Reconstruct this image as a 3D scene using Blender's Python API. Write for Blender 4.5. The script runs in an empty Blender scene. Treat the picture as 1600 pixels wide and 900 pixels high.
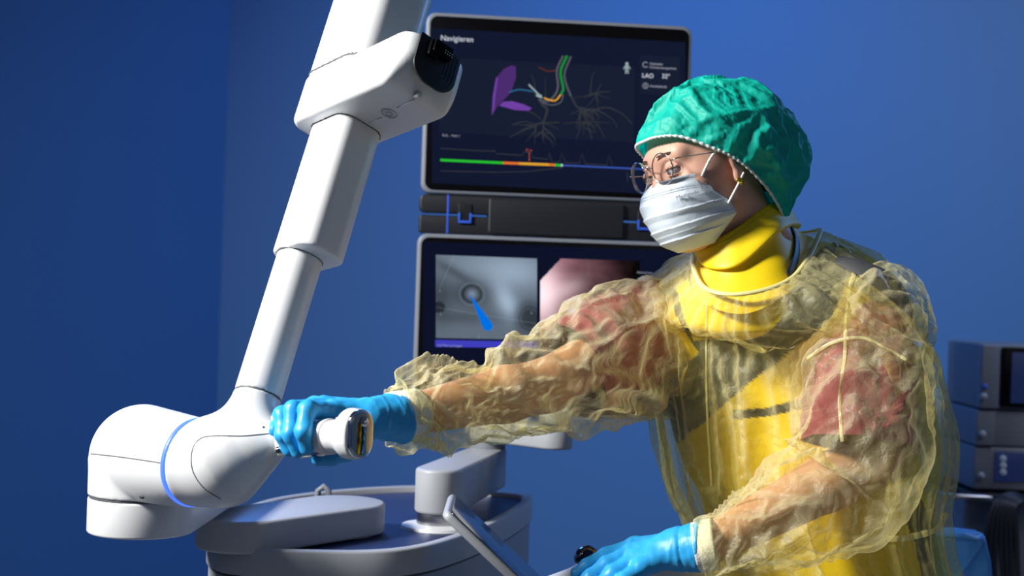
import bpy, bmesh, math, random
import numpy as np
from mathutils import Vector, Matrix
random.seed(4); rng = np.random.default_rng(7)
SC = bpy.context.scene; COL = SC.collection

# ------------------------------------------------------------ camera, world, lights, exposure
F = 50.0/36.0*1600.0            # focal length in pixels of the 1600x900 frame
CAMZ = 1.35
ROLL = math.radians(1.9)        # the photographer's camera leans a little
cR, sR = math.cos(ROLL), math.sin(ROLL)
cam_d = bpy.data.cameras.new('camera'); cam = bpy.data.objects.new('camera', cam_d); COL.objects.link(cam)
cam_d.lens = 50; cam_d.sensor_width = 36
cam.matrix_world = Matrix(((cR, -sR, 0, 0), (0, 0, -1, 0), (sR, cR, 0, CAMZ), (0, 0, 0, 1)))
cam_d.dof.use_dof = True; cam_d.dof.focus_distance = 2.08; cam_d.dof.aperture_fstop = 4.5
SC.camera = cam
SC.view_settings.view_transform = 'Standard'; SC.view_settings.look = 'None'
SC.view_settings.gamma = 1.0; SC.view_settings.use_curve_mapping = False
SC.view_settings.exposure = 0.0
W = bpy.data.worlds.new('world'); SC.world = W; W.use_nodes = True
W.node_tree.nodes['Background'].inputs[0].default_value = (0.30, 0.42, 0.75, 1)
W.node_tree.nodes['Background'].inputs[1].default_value = 0.07

def area(name, loc, target, size, power, color, spread=180, size_y=None):
    l = bpy.data.lights.new(name, 'AREA'); l.energy = power; l.color = color; l.size = size
    if size_y: l.shape = 'RECTANGLE'; l.size_y = size_y
    l.spread = math.radians(spread)
    o = bpy.data.objects.new(name, l); COL.objects.link(o); o.location = loc
    o.rotation_euler = (Vector(target)-Vector(loc)).to_track_quat('-Z', 'Y').to_euler()
    return o
area('key_light', (-2.40, 1.12, 2.85), (0.15, 2.15, 1.25), 0.5, 80, (1.0, 0.97, 0.92), 110)
area('fill_light', (1.9, -0.6, 2.3), (0.3, 2.2, 1.2), 1.6, 4, (0.9, 0.94, 1.0))
area('blue_wall_light', (0.7, 3.9, 3.3), (0.25, 5.3, 1.5), 1.2, 12, (0.11, 0.40, 1.0), 120)
area('blue_rim_light', (-0.9, 4.3, 2.6), (0.2, 2.6, 1.1), 0.8, 12, (0.10, 0.30, 1.0), 120)
area('blue_side_light', (2.3, 3.9, 2.5), (0.7, 2.6, 1.0), 0.7, 6, (0.15, 0.40, 1.0), 120)
area('wall_wash_light', (2.6, 2.9, 2.9), (1.3, 5.3, 1.5), 1.2, 13, (0.9, 0.9, 1.0), 130)

def P(px, py, D):
    """the point seen at photo pixel (px, py) whose distance along the view is D"""
    u = (px-800)/F*D; v = -(py-450)/F*D
    return np.array([cR*u - sR*v, D, CAMZ + sR*u + cR*v])
def proj(p):
    p = np.asarray(p, float); x = p[..., 0]; z = p[..., 2]-CAMZ; D = p[..., 1]
    u = cR*x + sR*z; v = -sR*x + cR*z
    return 800+u/D*F, 450-v/D*F
def at_z(px, py, z):
    d = P(px, py, 1.0); t = (z-CAMZ)/(d[2]-CAMZ)
    return np.array([d[0]*t, t, z])
def nrm(v): v = np.asarray(v, float); return v/np.linalg.norm(v)

# ------------------------------------------------------------ materials
def mat(name, color=(.8, .8, .8), rough=.5, metal=0., bump=0., bscale=40., coat=0., spec=.5, trans=0., emit=None, estr=1., vary=0., sss=0., sheen=0.):
    m = bpy.data.materials.new(name); m.use_nodes = True; nt = m.node_tree; b = nt.nodes['Principled BSDF']
    b.inputs['Base Color'].default_value = (*color, 1); b.inputs['Roughness'].default_value = rough
    b.inputs['Metallic'].default_value = metal; b.inputs['Coat Weight'].default_value = coat
    b.inputs['Specular IOR Level'].default_value = spec; b.inputs['Transmission Weight'].default_value = trans
    b.inputs['Sheen Weight'].default_value = sheen
    if sss: b.inputs['Subsurface Weight'].default_value = sss; b.inputs['Subsurface Radius'].default_value = (.01, .004, .002); b.inputs['Subsurface Scale'].default_value = 1
    if emit and name.startswith('screen'): b.inputs['Specular IOR Level'].default_value = .02
    if emit: b.inputs['Emission Color'].default_value = (*emit, 1); b.inputs['Emission Strength'].default_value = estr
    tc = nt.nodes.new('ShaderNodeTexCoord'); n = nt.nodes.new('ShaderNodeTexNoise'); n.inputs['Scale'].default_value = bscale; n.inputs['Detail'].default_value = 5
    nt.links.new(tc.outputs['Object'], n.inputs['Vector'])
    if bump:
        bp = nt.nodes.new('ShaderNodeBump'); bp.inputs['Strength'].default_value = bump; bp.inputs['Distance'].default_value = .002
        nt.links.new(n.outputs['Fac'], bp.inputs['Height']); nt.links.new(bp.outputs['Normal'], b.inputs['Normal'])
    if vary:
        mx = nt.nodes.new('ShaderNodeMix'); mx.data_type = 'RGBA'
        mx.inputs[6].default_value = (*[c*(1-vary) for c in color], 1); mx.inputs[7].default_value = (*[min(1, c*(1+vary)) for c in color], 1)
        nt.links.new(n.outputs['Fac'], mx.inputs[0]); nt.links.new(mx.outputs[2], b.inputs['Base Color'])
    return m
def use_attr(m, name='Col', emission=False):
    nt = m.node_tree; b = nt.nodes['Principled BSDF']; a = nt.nodes.new('ShaderNodeAttribute'); a.attribute_name = name
    nt.links.new(a.outputs['Color'], b.inputs['Emission Color' if emission else 'Base Color'])
    return m
M = dict(
 white=mat('white_enamel', (.70, .72, .745), .34, coat=.15, bump=.02, bscale=300),
 white2=mat('white_enamel_satin', (.60, .62, .64), .42, bump=.03, bscale=300),
 grey=mat('light_grey_plastic', (.36, .38, .41), .45, bump=.04, bscale=400),
 cart=mat('cart_grey_plastic', (.27, .29, .32), .5, bump=.04, bscale=400),
 tray=mat('dark_tray', (.012, .025, .09), .42),
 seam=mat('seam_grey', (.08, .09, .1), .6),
 black=mat('black_plastic', (.012, .013, .016), .4, bump=.05, bscale=500),
 blackgloss=mat('black_glass', (.003, .003, .004), .25, spec=.12),
 chrome=mat('chrome', (.85, .83, .8), .06, 1),
 steel=mat('brushed_steel', (.42, .42, .44), .28, 1, bump=.05, bscale=200),
 bezel=mat('bezel_aluminium', (.19, .21, .25), .45),
 hinge=mat('hinge_dark_plastic', (.011, .013, .018), .5),
 ledring=mat('blue_light_ring', (.05, .1, .8), .4, emit=(.05, .14, 1.0), estr=1.6),
 tower=mat('tower_grey_metal', (.17, .18, .21), .5, vary=.06, bscale=20),
 towerdark=mat('tower_dark_display', (.01, .015, .04), .3, emit=(.01, .02, .09), estr=.5),
 cable=mat('cable_rubber', (.012, .014, .02), .45),
 knob=mat('grey_knob', (.35, .38, .42), .4),
)

# ------------------------------------------------------------ mesh building
ORG = {}
def thing(name, loc, label, cat, group=None):
    o = bpy.data.objects.new(name, None); COL.objects.link(o); o.location = loc; o.empty_display_size = .05
    o['label'] = label; o['category'] = cat
    if group: o['group'] = group
    ORG[o.name] = np.array(loc, float); return o
def build(name, vf, m, parent=None, smooth=True, cols=None, label=None, cat=None, kind=None, group=None, org=None, mats=None, midx=None, auto=None):
    v, f = vf[0], vf[1]; v = np.asarray(v, float)
    if parent is not None: org = ORG[parent.name]
    elif org is None: org = v.mean(0) if kind is None else np.zeros(3)
    me = bpy.data.meshes.new(name); me.from_pydata((v-org).tolist(), [], [tuple(int(i) for i in q) for q in f]); me.update()
    o = bpy.data.objects.new(name, me); COL.objects.link(o); ORG[o.name] = np.array(org, float)
    if mats:
        for mm in mats: me.materials.append(mm)
        me.polygons.foreach_set('material_index', np.asarray(midx, np.int32))
    else: me.materials.append(m)
    if smooth:
        me.polygons.foreach_set('use_smooth', [True]*len(me.polygons))
        if auto is not None:
            bm = bmesh.new(); bm.from_mesh(me); a = math.radians(auto)
            for e in bm.edges:
                if len(e.link_faces) == 2 and e.calc_face_angle(0) > a: e.smooth = False
            bm.to_mesh(me); bm.free()
    if cols is not None:
        ca = me.color_attributes.new('Col', 'FLOAT_COLOR', 'POINT'); c4 = np.ones((len(v), 4), np.float32); c4[:, :3] = cols
        ca.data.foreach_set('color', c4.ravel())
    if parent is not None: o.parent = parent
    else: o.location = org
    if label: o['label'] = label
    if cat: o['category'] = cat
    if kind: o['kind'] = kind
    if group: o['group'] = group
    return o
def join(*vfs):
    V, Fs, n = [], [], 0
    for v, f in vfs:
        v = np.asarray(v, float); V.append(v); Fs += [tuple(int(i)+n for i in q) for q in f]; n += len(v)
    return np.concatenate(V), Fs
def frame(O, ax, ay, az): return (np.asarray(O, float), nrm(ax), nrm(ay), nrm(az))
def apply(fr, v):
    v = np.asarray(v, float); return fr[0]+v[:, :1]*fr[1]+v[:, 1:2]*fr[2]+v[:, 2:3]*fr[3]
WORLD = frame((0, 0, 0), (1, 0, 0), (0, 1, 0), (0, 0, 1))
def inset(poly, d):
    p = np.asarray(poly, float); a = p-np.roll(p, 1, 0); b = np.roll(p, -1, 0)-p
    a /= np.linalg.norm(a, axis=1)[:, None]+1e-12; b /= np.linalg.norm(b, axis=1)[:, None]+1e-12
    t = a+b; t /= np.linalg.norm(t, axis=1)[:, None]+1e-12
    n = np.stack([-t[:, 1], t[:, 0]], 1); c = np.clip((a*b).sum(1), -1, 1)
    k = 1/np.sqrt(np.maximum((1+c)/2, .25)); return p+n*(d*k)[:, None]
def prism(poly, z0, z1, b=.003, fr=WORLD, nb=3):
    """extrude a counter-clockwise outline with rounded rims"""
    poly = np.asarray(poly, float); n = len(poly); rings = []
    def ring(ins, z): q = inset(poly, ins); rings.append(np.c_[q, np.full(n, z)])
    if b > 0:
        for i in range(nb+1): a = i/nb*math.pi/2; ring(b*(1-math.sin(a)), z0+b*(1-math.cos(a)))
        for i in range(nb+1): a = i/nb*math.pi/2; ring(b*(1-math.cos(a)), z1-b*(1-math.sin(a)))
    else: ring(0, z0); ring(0, z1)
    V = np.concatenate(rings); Fs = []
    for r in range(len(rings)-1):
        for i in range(n): j = (i+1) % n; Fs.append((r*n+i, r*n+j, (r+1)*n+j, (r+1)*n+i))
    Fs.append(tuple(range(n-1, -1, -1))); o = (len(rings)-1)*n; Fs.append(tuple(range(o, o+n)))
    return apply(fr, V), Fs
def rrect(w, h, r, n=6, c=(0, 0)):
    out = []
    for (sx, sy, a0) in ((1, -1, -90), (1, 1, 0), (-1, 1, 90), (-1, -1, 180)):
        for i in range(n+1):
            a = math.radians(a0+90*i/n); out.append((c[0]+sx*(w/2-r)+r*math.cos(a), c[1]+sy*(h/2-r)+r*math.sin(a)))
    return out
def circle(r, n=48, c=(0, 0)): return [(c[0]+r*math.cos(2*math.pi*i/n), c[1]+r*math.sin(2*math.pi*i/n)) for i in range(n)]
def stadium(p0, p1, r0, r1, n=20):
    p0 = np.array(p0, float); p1 = np.array(p1, float); d = p1-p0; L = np.linalg.norm(d); a0 = math.atan2(d[1], d[0]); be = math.acos((r0-r1)/L); out = []
    for i in range(n+1): a = a0-be+2*be*i/n; out.append(p1+r1*np.array([math.cos(a), math.sin(a)]))
    for i in range(n+1): a = a0+be+(2*math.pi-2*be)*i/n; out.append(p0+r0*np.array([math.cos(a), math.sin(a)]))
    return out
def box(lo, hi, b=.004):
    lo = np.array(lo, float); hi = np.array(hi, float); c = (lo+hi)/2; s = hi-lo
    return prism(rrect(s[0], s[1], max(b, .0005), 3, c[:2]), lo[2], hi[2], b)
def catmull(pts, n):
    pts = np.asarray(pts, float); P_ = np.concatenate([[2*pts[0]-pts[1]], pts, [2*pts[-1]-pts[-2]]]); out = []
    t = np.linspace(0, len(pts)-1, n)
    for x in t:
        i = min(int(x), len(pts)-2); u = x-i; a, b, c, d = P_[i:i+4]
        out.append(.5*((2*b)+(c-a)*u+(2*a-5*b+4*c-d)*u*u+(3*b-a-3*c+d)*u**3))
    return np.array(out)
def tube(pts, r, n=10, close=False, flat=1.0, up=None):
    pts = np.asarray(pts, float); m = len(pts); r = np.broadcast_to(np.asarray(r, float), (m,))
    if close: T = np.roll(pts, -1, 0)-np.roll(pts, 1, 0)
    else: T = np.gradient(pts, axis=0)
    T /= np.linalg.norm(T, axis=1)[:, None]+1e-12
    N = np.array(up if up is not None else ((0, 0, 1) if abs(T[0][2]) < .9 else (1, 0, 0)), float); V = []
    for i in range(m):
        N = N-T[i]*N.dot(T[i]); N /= np.linalg.norm(N)+1e-12; B = np.cross(T[i], N)
        for k in range(n):
            a = 2*math.pi*k/n; V.append(pts[i]+r[i]*(math.cos(a)*N*flat+math.sin(a)*B))
    Fs = []
    for i in range(m if close else m-1):
        for k in range(n):
            i2 = (i+1) % m; Fs.append((i*n+k, i*n+(k+1) % n, i2*n+(k+1) % n, i2*n+k))
    if not close: Fs.append(tuple(range(n-1, -1, -1))); Fs.append(tuple(range((m-1)*n, m*n)))
    return np.array(V), Fs
def grid_faces(nr, nc, wrap=False):
    return [(r*nc+c, r*nc+(c+1) % nc, (r+1)*nc+(c+1) % nc, (r+1)*nc+c) for r in range(nr-1) for c in range(nc if wrap else nc-1)]
def lathe(prof, fr, n=40):
    V = []; m = len(prof)
    for (r, h) in prof:
        for k in range(n): a = 2*math.pi*k/n; V.append((r*math.cos(a), r*math.sin(a), h))
    Fs = [(i*n+k, i*n+(k+1) % n, (i+1)*n+(k+1) % n, (i+1)*n+k) for i in range(m-1) for k in range(n)]
    Fs.append(tuple(range(n-1, -1, -1))); Fs.append(tuple(range((m-1)*n, m*n)))
    return apply(fr, V), Fs
def text(body, fr, size, m, parent, name='lettering', align='LEFT', bold=0.0, z=.0):
    cu = bpy.data.curves.new(name, 'FONT'); cu.body = body; cu.size = size; cu.align_x = align; cu.extrude = .0002; cu.offset = bold
    t = bpy.data.objects.new(name+'_tmp', cu); COL.objects.link(t); dg = bpy.context.evaluated_depsgraph_get()
    me = bpy.data.meshes.new_from_object(t.evaluated_get(dg)); bpy.data.objects.remove(t)
    v = np.array([x.co[:] for x in me.vertices]); f = [tuple(p.vertices) for p in me.polygons]
    v[:, 2] += z; return build(name, (apply(fr, v), f), m, parent, smooth=False)

# ------------------------------------------------------------ signed distance fields and surface nets
def smin(a, b, k): h = np.clip(.5+.5*(b-a)/k, 0, 1); return b*(1-h)+a*h-k*h*(1-h)
def smax(a, b, k): return -smin(-a, -b, k)
def s_sphere(p, c, r): return np.linalg.norm(p-np.asarray(c), axis=-1)-r
def s_cone(p, a, b, ra, rb):
    a = np.asarray(a, float); b = np.asarray(b, float); ba = b-a; t = np.clip(((p-a)@ba)/(ba@ba), 0, 1)
    return np.linalg.norm(p-a-t[..., None]*ba, axis=-1)-(ra+(rb-ra)*t)
def s_chain(p, pts, rs, k=.004):
    d = None
    for i in range(len(pts)-1):
        e = s_cone(p, pts[i], pts[i+1], rs[i], rs[i+1]); d = e if d is None else smin(d, e, k)
    return d
def s_ell(p, c, r, ax=None):
    q = p-np.asarray(c)
    if ax is not None: q = q@np.asarray(ax).T
    r = np.asarray(r, float); k0 = np.linalg.norm(q/r, axis=-1); k1 = np.linalg.norm(q/(r*r), axis=-1)
    return k0*(k0-1)/np.maximum(k1, 1e-9)
def s_box(p, fr, half, r):
    q = p-fr[0]; q = np.stack([q@fr[1], q@fr[2], q@fr[3]], -1); d = np.abs(q)-(np.asarray(half)-r)
    return np.linalg.norm(np.maximum(d, 0), axis=-1)+np.minimum(d.max(-1), 0)-r
def s_slab(p, fr, hu, hv, r, h0, h1, rb):
    """rounded rectangle (hu, hv, corner r) running along az from h0 to h1"""
    q = p-fr[0]; u, v, w = q@fr[1], q@fr[2], q@fr[3]
    du = np.abs(u)-(hu-r); dv = np.abs(v)-(hv-r)
    d2 = np.hypot(np.maximum(du, 0), np.maximum(dv, 0))+np.minimum(np.maximum(du, dv), 0)-r
    dw = np.abs(w-(h0+h1)/2)-(h1-h0)/2
    a = d2+rb; b = dw+rb
    return np.hypot(np.maximum(a, 0), np.maximum(b, 0))+np.minimum(np.maximum(a, b), 0)-rb
def s_cyl(p, fr, r, h0, h1, rb):
    q = p-fr[0]; u, v, w = q@fr[1], q@fr[2], q@fr[3]; a = np.hypot(u, v)-r+rb; b = np.abs(w-(h0+h1)/2)-(h1-h0)/2+rb
    return np.hypot(np.maximum(a, 0), np.maximum(b, 0))+np.minimum(np.maximum(a, b), 0)-rb
def nets(f, lo, hi, h):
    lo = np.asarray(lo, float); n = np.ceil((np.asarray(hi)-lo)/h).astype(int)+1
    xs = [lo[i]+h*np.arange(n[i]) for i in range(3)]
    v = np.full(tuple(n), 1.0, np.float32)
    # coarse pass first, then only the blocks the surface runs through
    B = 8; nb = np.ceil(n/B).astype(int); hb = h*B
    cc = np.stack(np.meshgrid(*[lo[i]+hb*(np.arange(nb[i])+.5)-h*.5 for i in range(3)], indexing='ij'), -1).reshape(-1, 3)
    dc = f(cc); act = np.abs(dc) < hb*1.15
    sgn = np.where(dc < 0, -1., 1.)
    for idx, (a, s) in enumerate(zip(act, sgn)):
        if a or s < 0:
            i, j, k = np.unravel_index(idx, tuple(nb)); v[i*B:(i+1)*B, j*B:(j+1)*B, k*B:(k+1)*B] = -1. if s < 0 else 1.
    ids = np.nonzero(act)[0]
    for s0 in range(0, len(ids), 200):
        ch = ids[s0:s0+200]; I = np.stack(np.unravel_index(ch, tuple(nb)), -1)*B
        off = np.stack(np.meshgrid(*[np.arange(B)]*3, indexing='ij'), -1).reshape(-1, 3)
        G = (I[:, None, :]+off[None]).reshape(-1, 3); ok = (G < n).all(1); G = G[ok]
        v[G[:, 0], G[:, 1], G[:, 2]] = f(lo+h*G)
    cs = tuple(n-1); cnt = np.zeros(cs, np.float32); acc = np.zeros(cs+(3,), np.float32); cross = []
    for ax in range(3):
        sa = [slice(None)]*3; sb = [slice(None)]*3; sa[ax] = slice(0, -1); sb[ax] = slice(1, None)
        a = v[tuple(sa)]; b = v[tuple(sb)]; c = (a < 0) != (b < 0); t = np.where(c, a/np.where(c, a-b, 1), 0); cross.append((c, a < 0))
        o = [i for i in range(3) if i != ax]
        for d0 in (0, 1):
            for d1 in (0, 1):
                sl = [slice(None)]*3; sl[o[0]] = slice(d0, d0+cs[o[0]]); sl[o[1]] = slice(d1, d1+cs[o[1]])
                c_ = c[tuple(sl)]; cnt += c_; acc[..., ax] += np.where(c_, t[tuple(sl)], 0); acc[..., o[0]] += c_*d0; acc[..., o[1]] += c_*d1
    on = cnt > 0; idx = np.full(cs, -1, np.int64); idx[on] = np.arange(on.sum())
    ijk = np.argwhere(on); V = lo+h*(ijk+acc[on]/cnt[on][:, None]); Fs = []
    for ax in range(3):
        c, neg = cross[ax]; o = [(ax+1) % 3, (ax+2) % 3]; E = np.argwhere(c)
        E = E[(E[:, o[0]] > 0) & (E[:, o[1]] > 0) & (E[:, o[0]] < cs[o[0]]) & (E[:, o[1]] < cs[o[1]])]
        q = []
        for d0, d1 in ((-1, -1), (0, -1), (0, 0), (-1, 0)):
            e = E.copy(); e[:, o[0]] += d0; e[:, o[1]] += d1; q.append(idx[e[:, 0], e[:, 1], e[:, 2]])
        q = np.stack(q, 1); s = neg[E[:, 0], E[:, 1], E[:, 2]]; q[~s] = q[~s][:, ::-1]; Fs.append(q)
    return V, np.concatenate(Fs)
# ------------------------------------------------------------ smooth noise for cloth and film folds
_perm = rng.permutation(256); _perm = np.r_[_perm, _perm, _perm]; _g = rng.normal(size=(256, 3)); _g /= np.linalg.norm(_g, axis=1)[:, None]
def noise(p):
    p = np.asarray(p, float); i = np.floor(p).astype(int); f = p-i; i &= 255; u = f*f*f*(f*(f*6-15)+10); r = 0
    for dx in (0, 1):
        for dy in (0, 1):
            for dz in (0, 1):
                g = _g[_perm[_perm[_perm[(i[..., 0]+dx) & 255]+((i[..., 1]+dy) & 255)]+((i[..., 2]+dz) & 255)]]
                d = f-np.array([dx, dy, dz]); w = (u[..., 0] if dx else 1-u[..., 0])*(u[..., 1] if dy else 1-u[..., 1])*(u[..., 2] if dz else 1-u[..., 2])
                r = r+w*(g*d).sum(-1)
    return r*1.5
def ridge(p): return 1-np.minimum(1, np.abs(noise(p))*2.6)
def crumple(p, k=1.0):
    """sharp creases between slack facets, roughly -.5 to .5"""
    w = np.stack([noise(p*1.3+7), noise(p*1.3+31), noise(p*1.3+57)], -1)*.45
    q = p+w; a = ridge(q)**2; b = ridge(q*2.1+11)**2*.5; c = ridge(q*4.3+23)**2*.22
    return (a+b+c)*.8-.45
def normals(v, nr, nc, wrap=True):
    g = v.reshape(nr, nc, 3); du = (np.roll(g, -1, 1)-np.roll(g, 1, 1)) if wrap else np.gradient(g, axis=1); dv = np.gradient(g, axis=0)
    n = np.cross(du, dv); n /= np.linalg.norm(n, axis=2)[..., None]+1e-12; return n.reshape(-1, 3)
def buckle(V, nr, nc, eu_, ev_, iters, lo=-.004, hi=.012, kb=.25, kd=.35, pin=1, att=.02, jit=.003, seed=0., frq=14., kmax=1., floor=None):
    """let a slack sheet (grid of nr x nc, closed around) buckle into real folds: edges are longer than the shape they cover"""
    B = V.copy(); n = normals(B, nr, nc); c = B.reshape(nr, nc, 3).mean(1).repeat(nc, 0); n *= np.sign(((B-c)*n).sum(1).mean())
    I = np.arange(nr*nc).reshape(nr, nc); G = []
    def add(a, b, e, k, straight=False):
        a = a.ravel(); b = b.ravel(); L = np.linalg.norm(B[a]-B[b], axis=1)*(1+(e if np.isscalar(e) else (e[a]+e[b])/2)); G.append((a, b, L, k))
    R = np.roll(I, -1, 1); add(I[:, 0::2], R[:, 0::2], eu_, 1.); add(I[:, 1::2], R[:, 1::2], eu_, 1.)
    for s in (0, 1):
        a = I[s:-1:2]; b = I[s+1::2]; m = min(len(a), len(b)); add(a[:m], b[:m], ev_, 1.)
    em = (eu_+ev_)/2
    for s in (0, 1):
        a = I[s:-1:2]; b = I[s+1::2]; m = min(len(a), len(b)); add(a[:m], np.roll(b[:m], -1, 1), em, kd); add(np.roll(a[:m], -1, 1), b[:m], em, kd)
    R2 = np.roll(I, -2, 1)
    for s in (0, 2): cs_ = [q for q in range(nc) if q % 4 in (s, s+1)]; add(I[:, cs_], R2[:, cs_], eu_, kb)
    for s in (0, 2):
        rs = [q for q in range(nr-2) if q % 4 in (s, s+1)]; add(I[rs], I[[q+2 for q in rs]], ev_, kb)
    V = V+n*(noise(B*frq+seed)*jit)[:, None]; pn = np.zeros(nr*nc, bool); pn[I[:pin].ravel()] = True; pn[I[-pin:].ravel()] = True
    for it in range(iters):
        for a, b, L, k in G:
            d = V[b]-V[a]; l = np.linalg.norm(d, axis=1)+1e-9; cr = (.5*k*(l-L)/l)[:, None]*d; V[a] += cr; V[b] -= cr
        q = V-B; dn = (q*n).sum(1); tg = q-n*dn[:, None]; V = B+tg*(1-att)+n*np.clip(dn, lo, hi)[:, None]*(1-.1*att); V[pn] = B[pn]
    return V
def up2(V, nr, nc, wrap=True):
    g = V.reshape(nr, nc, 3); m = (-np.roll(g, 1, 1)+9*g+9*np.roll(g, -1, 1)-np.roll(g, -2, 1))/16; h = np.empty((nr, nc*2, 3)); h[:, 0::2] = g; h[:, 1::2] = m
    p = np.concatenate([2*h[:1]-h[1:2], h, 2*h[-1:]-h[-2:-1]]); m = (-p[:-3]+9*p[1:-2]+9*p[2:-1]-p[3:])/16
    o = np.empty((nr*2-1, nc*2, 3)); o[0::2] = h; o[1::2] = m; return o.reshape(-1, 3), nr*2-1, nc*2
def in_poly(x, y, poly):
    poly = np.asarray(poly, float); r = np.zeros(x.shape, bool); j = len(poly)-1
    for i in range(len(poly)):
        xi, yi = poly[i]; xj, yj = poly[j]
        c = ((yi > y) != (yj > y)) & (x < (xj-xi)*(y-yi)/((yj-yi) if yj != yi else 1e-9)+xi); r ^= c; j = i
    return r
# ------------------------------------------------------------ room shell
def wall_mat(name, col):
    m = mat(name, col, .62, bump=.12, bscale=180, vary=.05); return m
M['wall'] = wall_mat('blue_wall_paint', (.045, .160, .42))
M['wall_left'] = wall_mat('blue_wall_paint_left', (.045, .160, .42))
M['floor'] = mat('grey_vinyl_floor', (.16, .18, .21), .35, bump=.03, bscale=60, vary=.1)
M['ceiling'] = mat('ceiling_paint', (.35, .36, .38), .8, vary=.03)
cx = P(345, 450, 5.3)[0]
def quad(a, b, c, d): return np.array([a, b, c, d], float), [(0, 1, 2, 3)]
def slabwall(a, b, z0, z1, t):
    a = np.array(a, float); b = np.array(b, float); d = (b-a)/np.linalg.norm(b-a); n = np.array([d[1], -d[0]])*t
    return prism([a, b, b+n, a+n][::-1] if False else [a, a+n, b+n, b], z0, z1, 0)
H = 3.7
build('wall_back', box((cx-.1, 5.3, 0), (4.2, 5.4, H), 0.0005), M['wall'], kind='structure', smooth=False)
lw = [(cx, 5.3), (cx-.1, 5.35), (-4.1, .9), (-4.0, .85)]
build('wall_left', prism(lw, 0, H, 0), M['wall_left'], kind='structure', smooth=False)
build('wall_right', box((4.2, -2.5, 0), (4.3, 5.4, H), 0.0005), M['wall'], kind='structure', smooth=False)
build('floor', box((-4.3, -2.5, -.05), (4.3, 5.4, 0), 0.0005), M['floor'], kind='structure', smooth=False)

# ------------------------------------------------------------ robot arm
ra = nrm((.18, .38, .88)); eu = nrm(np.array([.596, -.781, 0])-np.dot((.596, -.781, 0), ra)*ra); ev = np.cross(ra, eu)
if ev[0] < 0: ev = -ev
D0 = 1.97; A0 = P(398, 655, D0)
def ax_at_y(py, off=np.zeros(3)):
    lo_, hi_ = -.2, 1.2
    for _ in range(50):
        m_ = (lo_+hi_)/2
        if proj(A0+off+ra*m_)[1] > py: lo_ = m_
        else: hi_ = m_
    return lo_
def F_(off_u, off_v): return frame(A0+eu*off_u+ev*off_v, eu, ev, ra)
Cd = P(224, 714, 2.07); Cd = np.array([Cd[0], 2.07, Cd[2]])
nr_ = nrm((.80, -.585, -.02)); RC = P(306, 722, 1.955)
zseam = P(222, 787, 1.99)[2]; zbot = P(222, 846, 1.99)[2]
arm = thing('robot_arm', (Cd[0], Cd[1], zbot), 'large white articulated medical robot arm with a blue light ring, held at its handle', 'robot arm')
def f_house(p):
    d = s_cone(p, Cd, RC+nr_*.01, .0765, .0600)
    frv = frame((Cd[0], Cd[1], 0), (1, 0, 0), (0, 1, 0), (0, 0, 1))
    d = smin(d, s_cyl(p, frv, .0765, zseam+.0012, Cd[2], .001), .003)
    d = smax(d, (p-RC)@nr_, .003); return smax(d, zseam+.0012-p[:, 2], .002)
build('shoulder_housing', nets(f_house, Cd-np.array([.13,.24,.13]), Cd+np.array([.2, .13, .13]), .003), M['white'], arm)
# link running away from the drum
Bk = P(352, 752, 2.50)
st = stadium(Cd[:2], Bk[:2], .0765, .055)
build('lower_link', prism(st, zbot, zseam-.0012, .004), M['white'], arm, auto=40)
build('seam_gasket', prism([tuple(np.array(Cd[:2])+.0745*np.array([math.cos(t), math.sin(t)])) for t in np.linspace(0, 2*math.pi, 60)[:-1]], zseam-.003, zseam+.003, 0), M['seam'], arm)
# upright block at the back of the link
bl = P(385, 700, 2.45)
build('riser_block', prism(stadium(Bk[:2]+np.array([-.11, -.03]), Bk[:2]+np.array([-.005, .01]), .05, .05), zseam-.001, zseam+.035, .006), M['white'], arm, auto=40)
# blue ring
frr = frame(RC+nr_*.0005, np.cross(nr_, (0, 0, 1)), (0, 0, 1), nr_); frr = frame(RC, frr[1], np.cross(nr_, frr[1]), nr_)
build('light_ring', lathe([(.052, -.001), (.0612, -.001), (.0616, .0015), (.0612, .004), (.052, .004)], frr, 72), M['ledring'], arm, auto=50)
HA = P(447, 688, 1.90); HB = P(563, 678, 1.80); hd = nrm(HB-HA)
def f_elbow(p):
    d = s_cone(p, RC+nr_*.004, P(350, 722, 1.93), .0600, .0555)
    d = smin(d, s_cone(p, P(350, 722, 1.93), P(392, 697, 1.925), .0555, .036), .025)
    d = smin(d, s_cone(p, P(392, 697, 1.925), P(436, 686, 1.905), .036, .0205), .03)
    t = s_slab(p, F_(-.004, -.004), .0325, .0325, .0295, -.02, ax_at_y(612)+.02, .001)
    d = smin(d, t, .05)
    d = smax(d, .0045-(p-RC)@nr_, .003)
    return d
sj = ax_at_y(620)
build('elbow_joint', nets(lambda p: smax(f_elbow(p), (p-A0)@ra-sj, .0015), RC-np.array([.09, .13, .12]), RC+np.array([.22, .13, .22]), .0028), M['white'], arm)
s1 = ax_at_y(409)
build('lower_tube', nets(lambda p: s_slab(p, F_(-.004, -.004), .0325, .0325, .0295, sj+.0015, s1+.02, .0015), A0-np.array([.15, .12, .1]), A0+ra*(s1+.03)+np.array([.15, .15, .06]), .003), M['white'], arm)
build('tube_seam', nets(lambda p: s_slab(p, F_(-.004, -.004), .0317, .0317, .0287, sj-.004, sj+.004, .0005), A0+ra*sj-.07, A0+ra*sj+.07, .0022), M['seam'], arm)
s3 = ax_at_y(197); s2 = s3+.02
FS = F_(.008, .001)
build('telescopic_sleeve', nets(lambda p: s_slab(p, FS, .050, .040, .024, s1+.004, s2, .004), A0+ra*s1-np.array([.12, .12, .08]), A0+ra*s2+np.array([.15, .15, .05]), .003), M['white'], arm)
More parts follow.
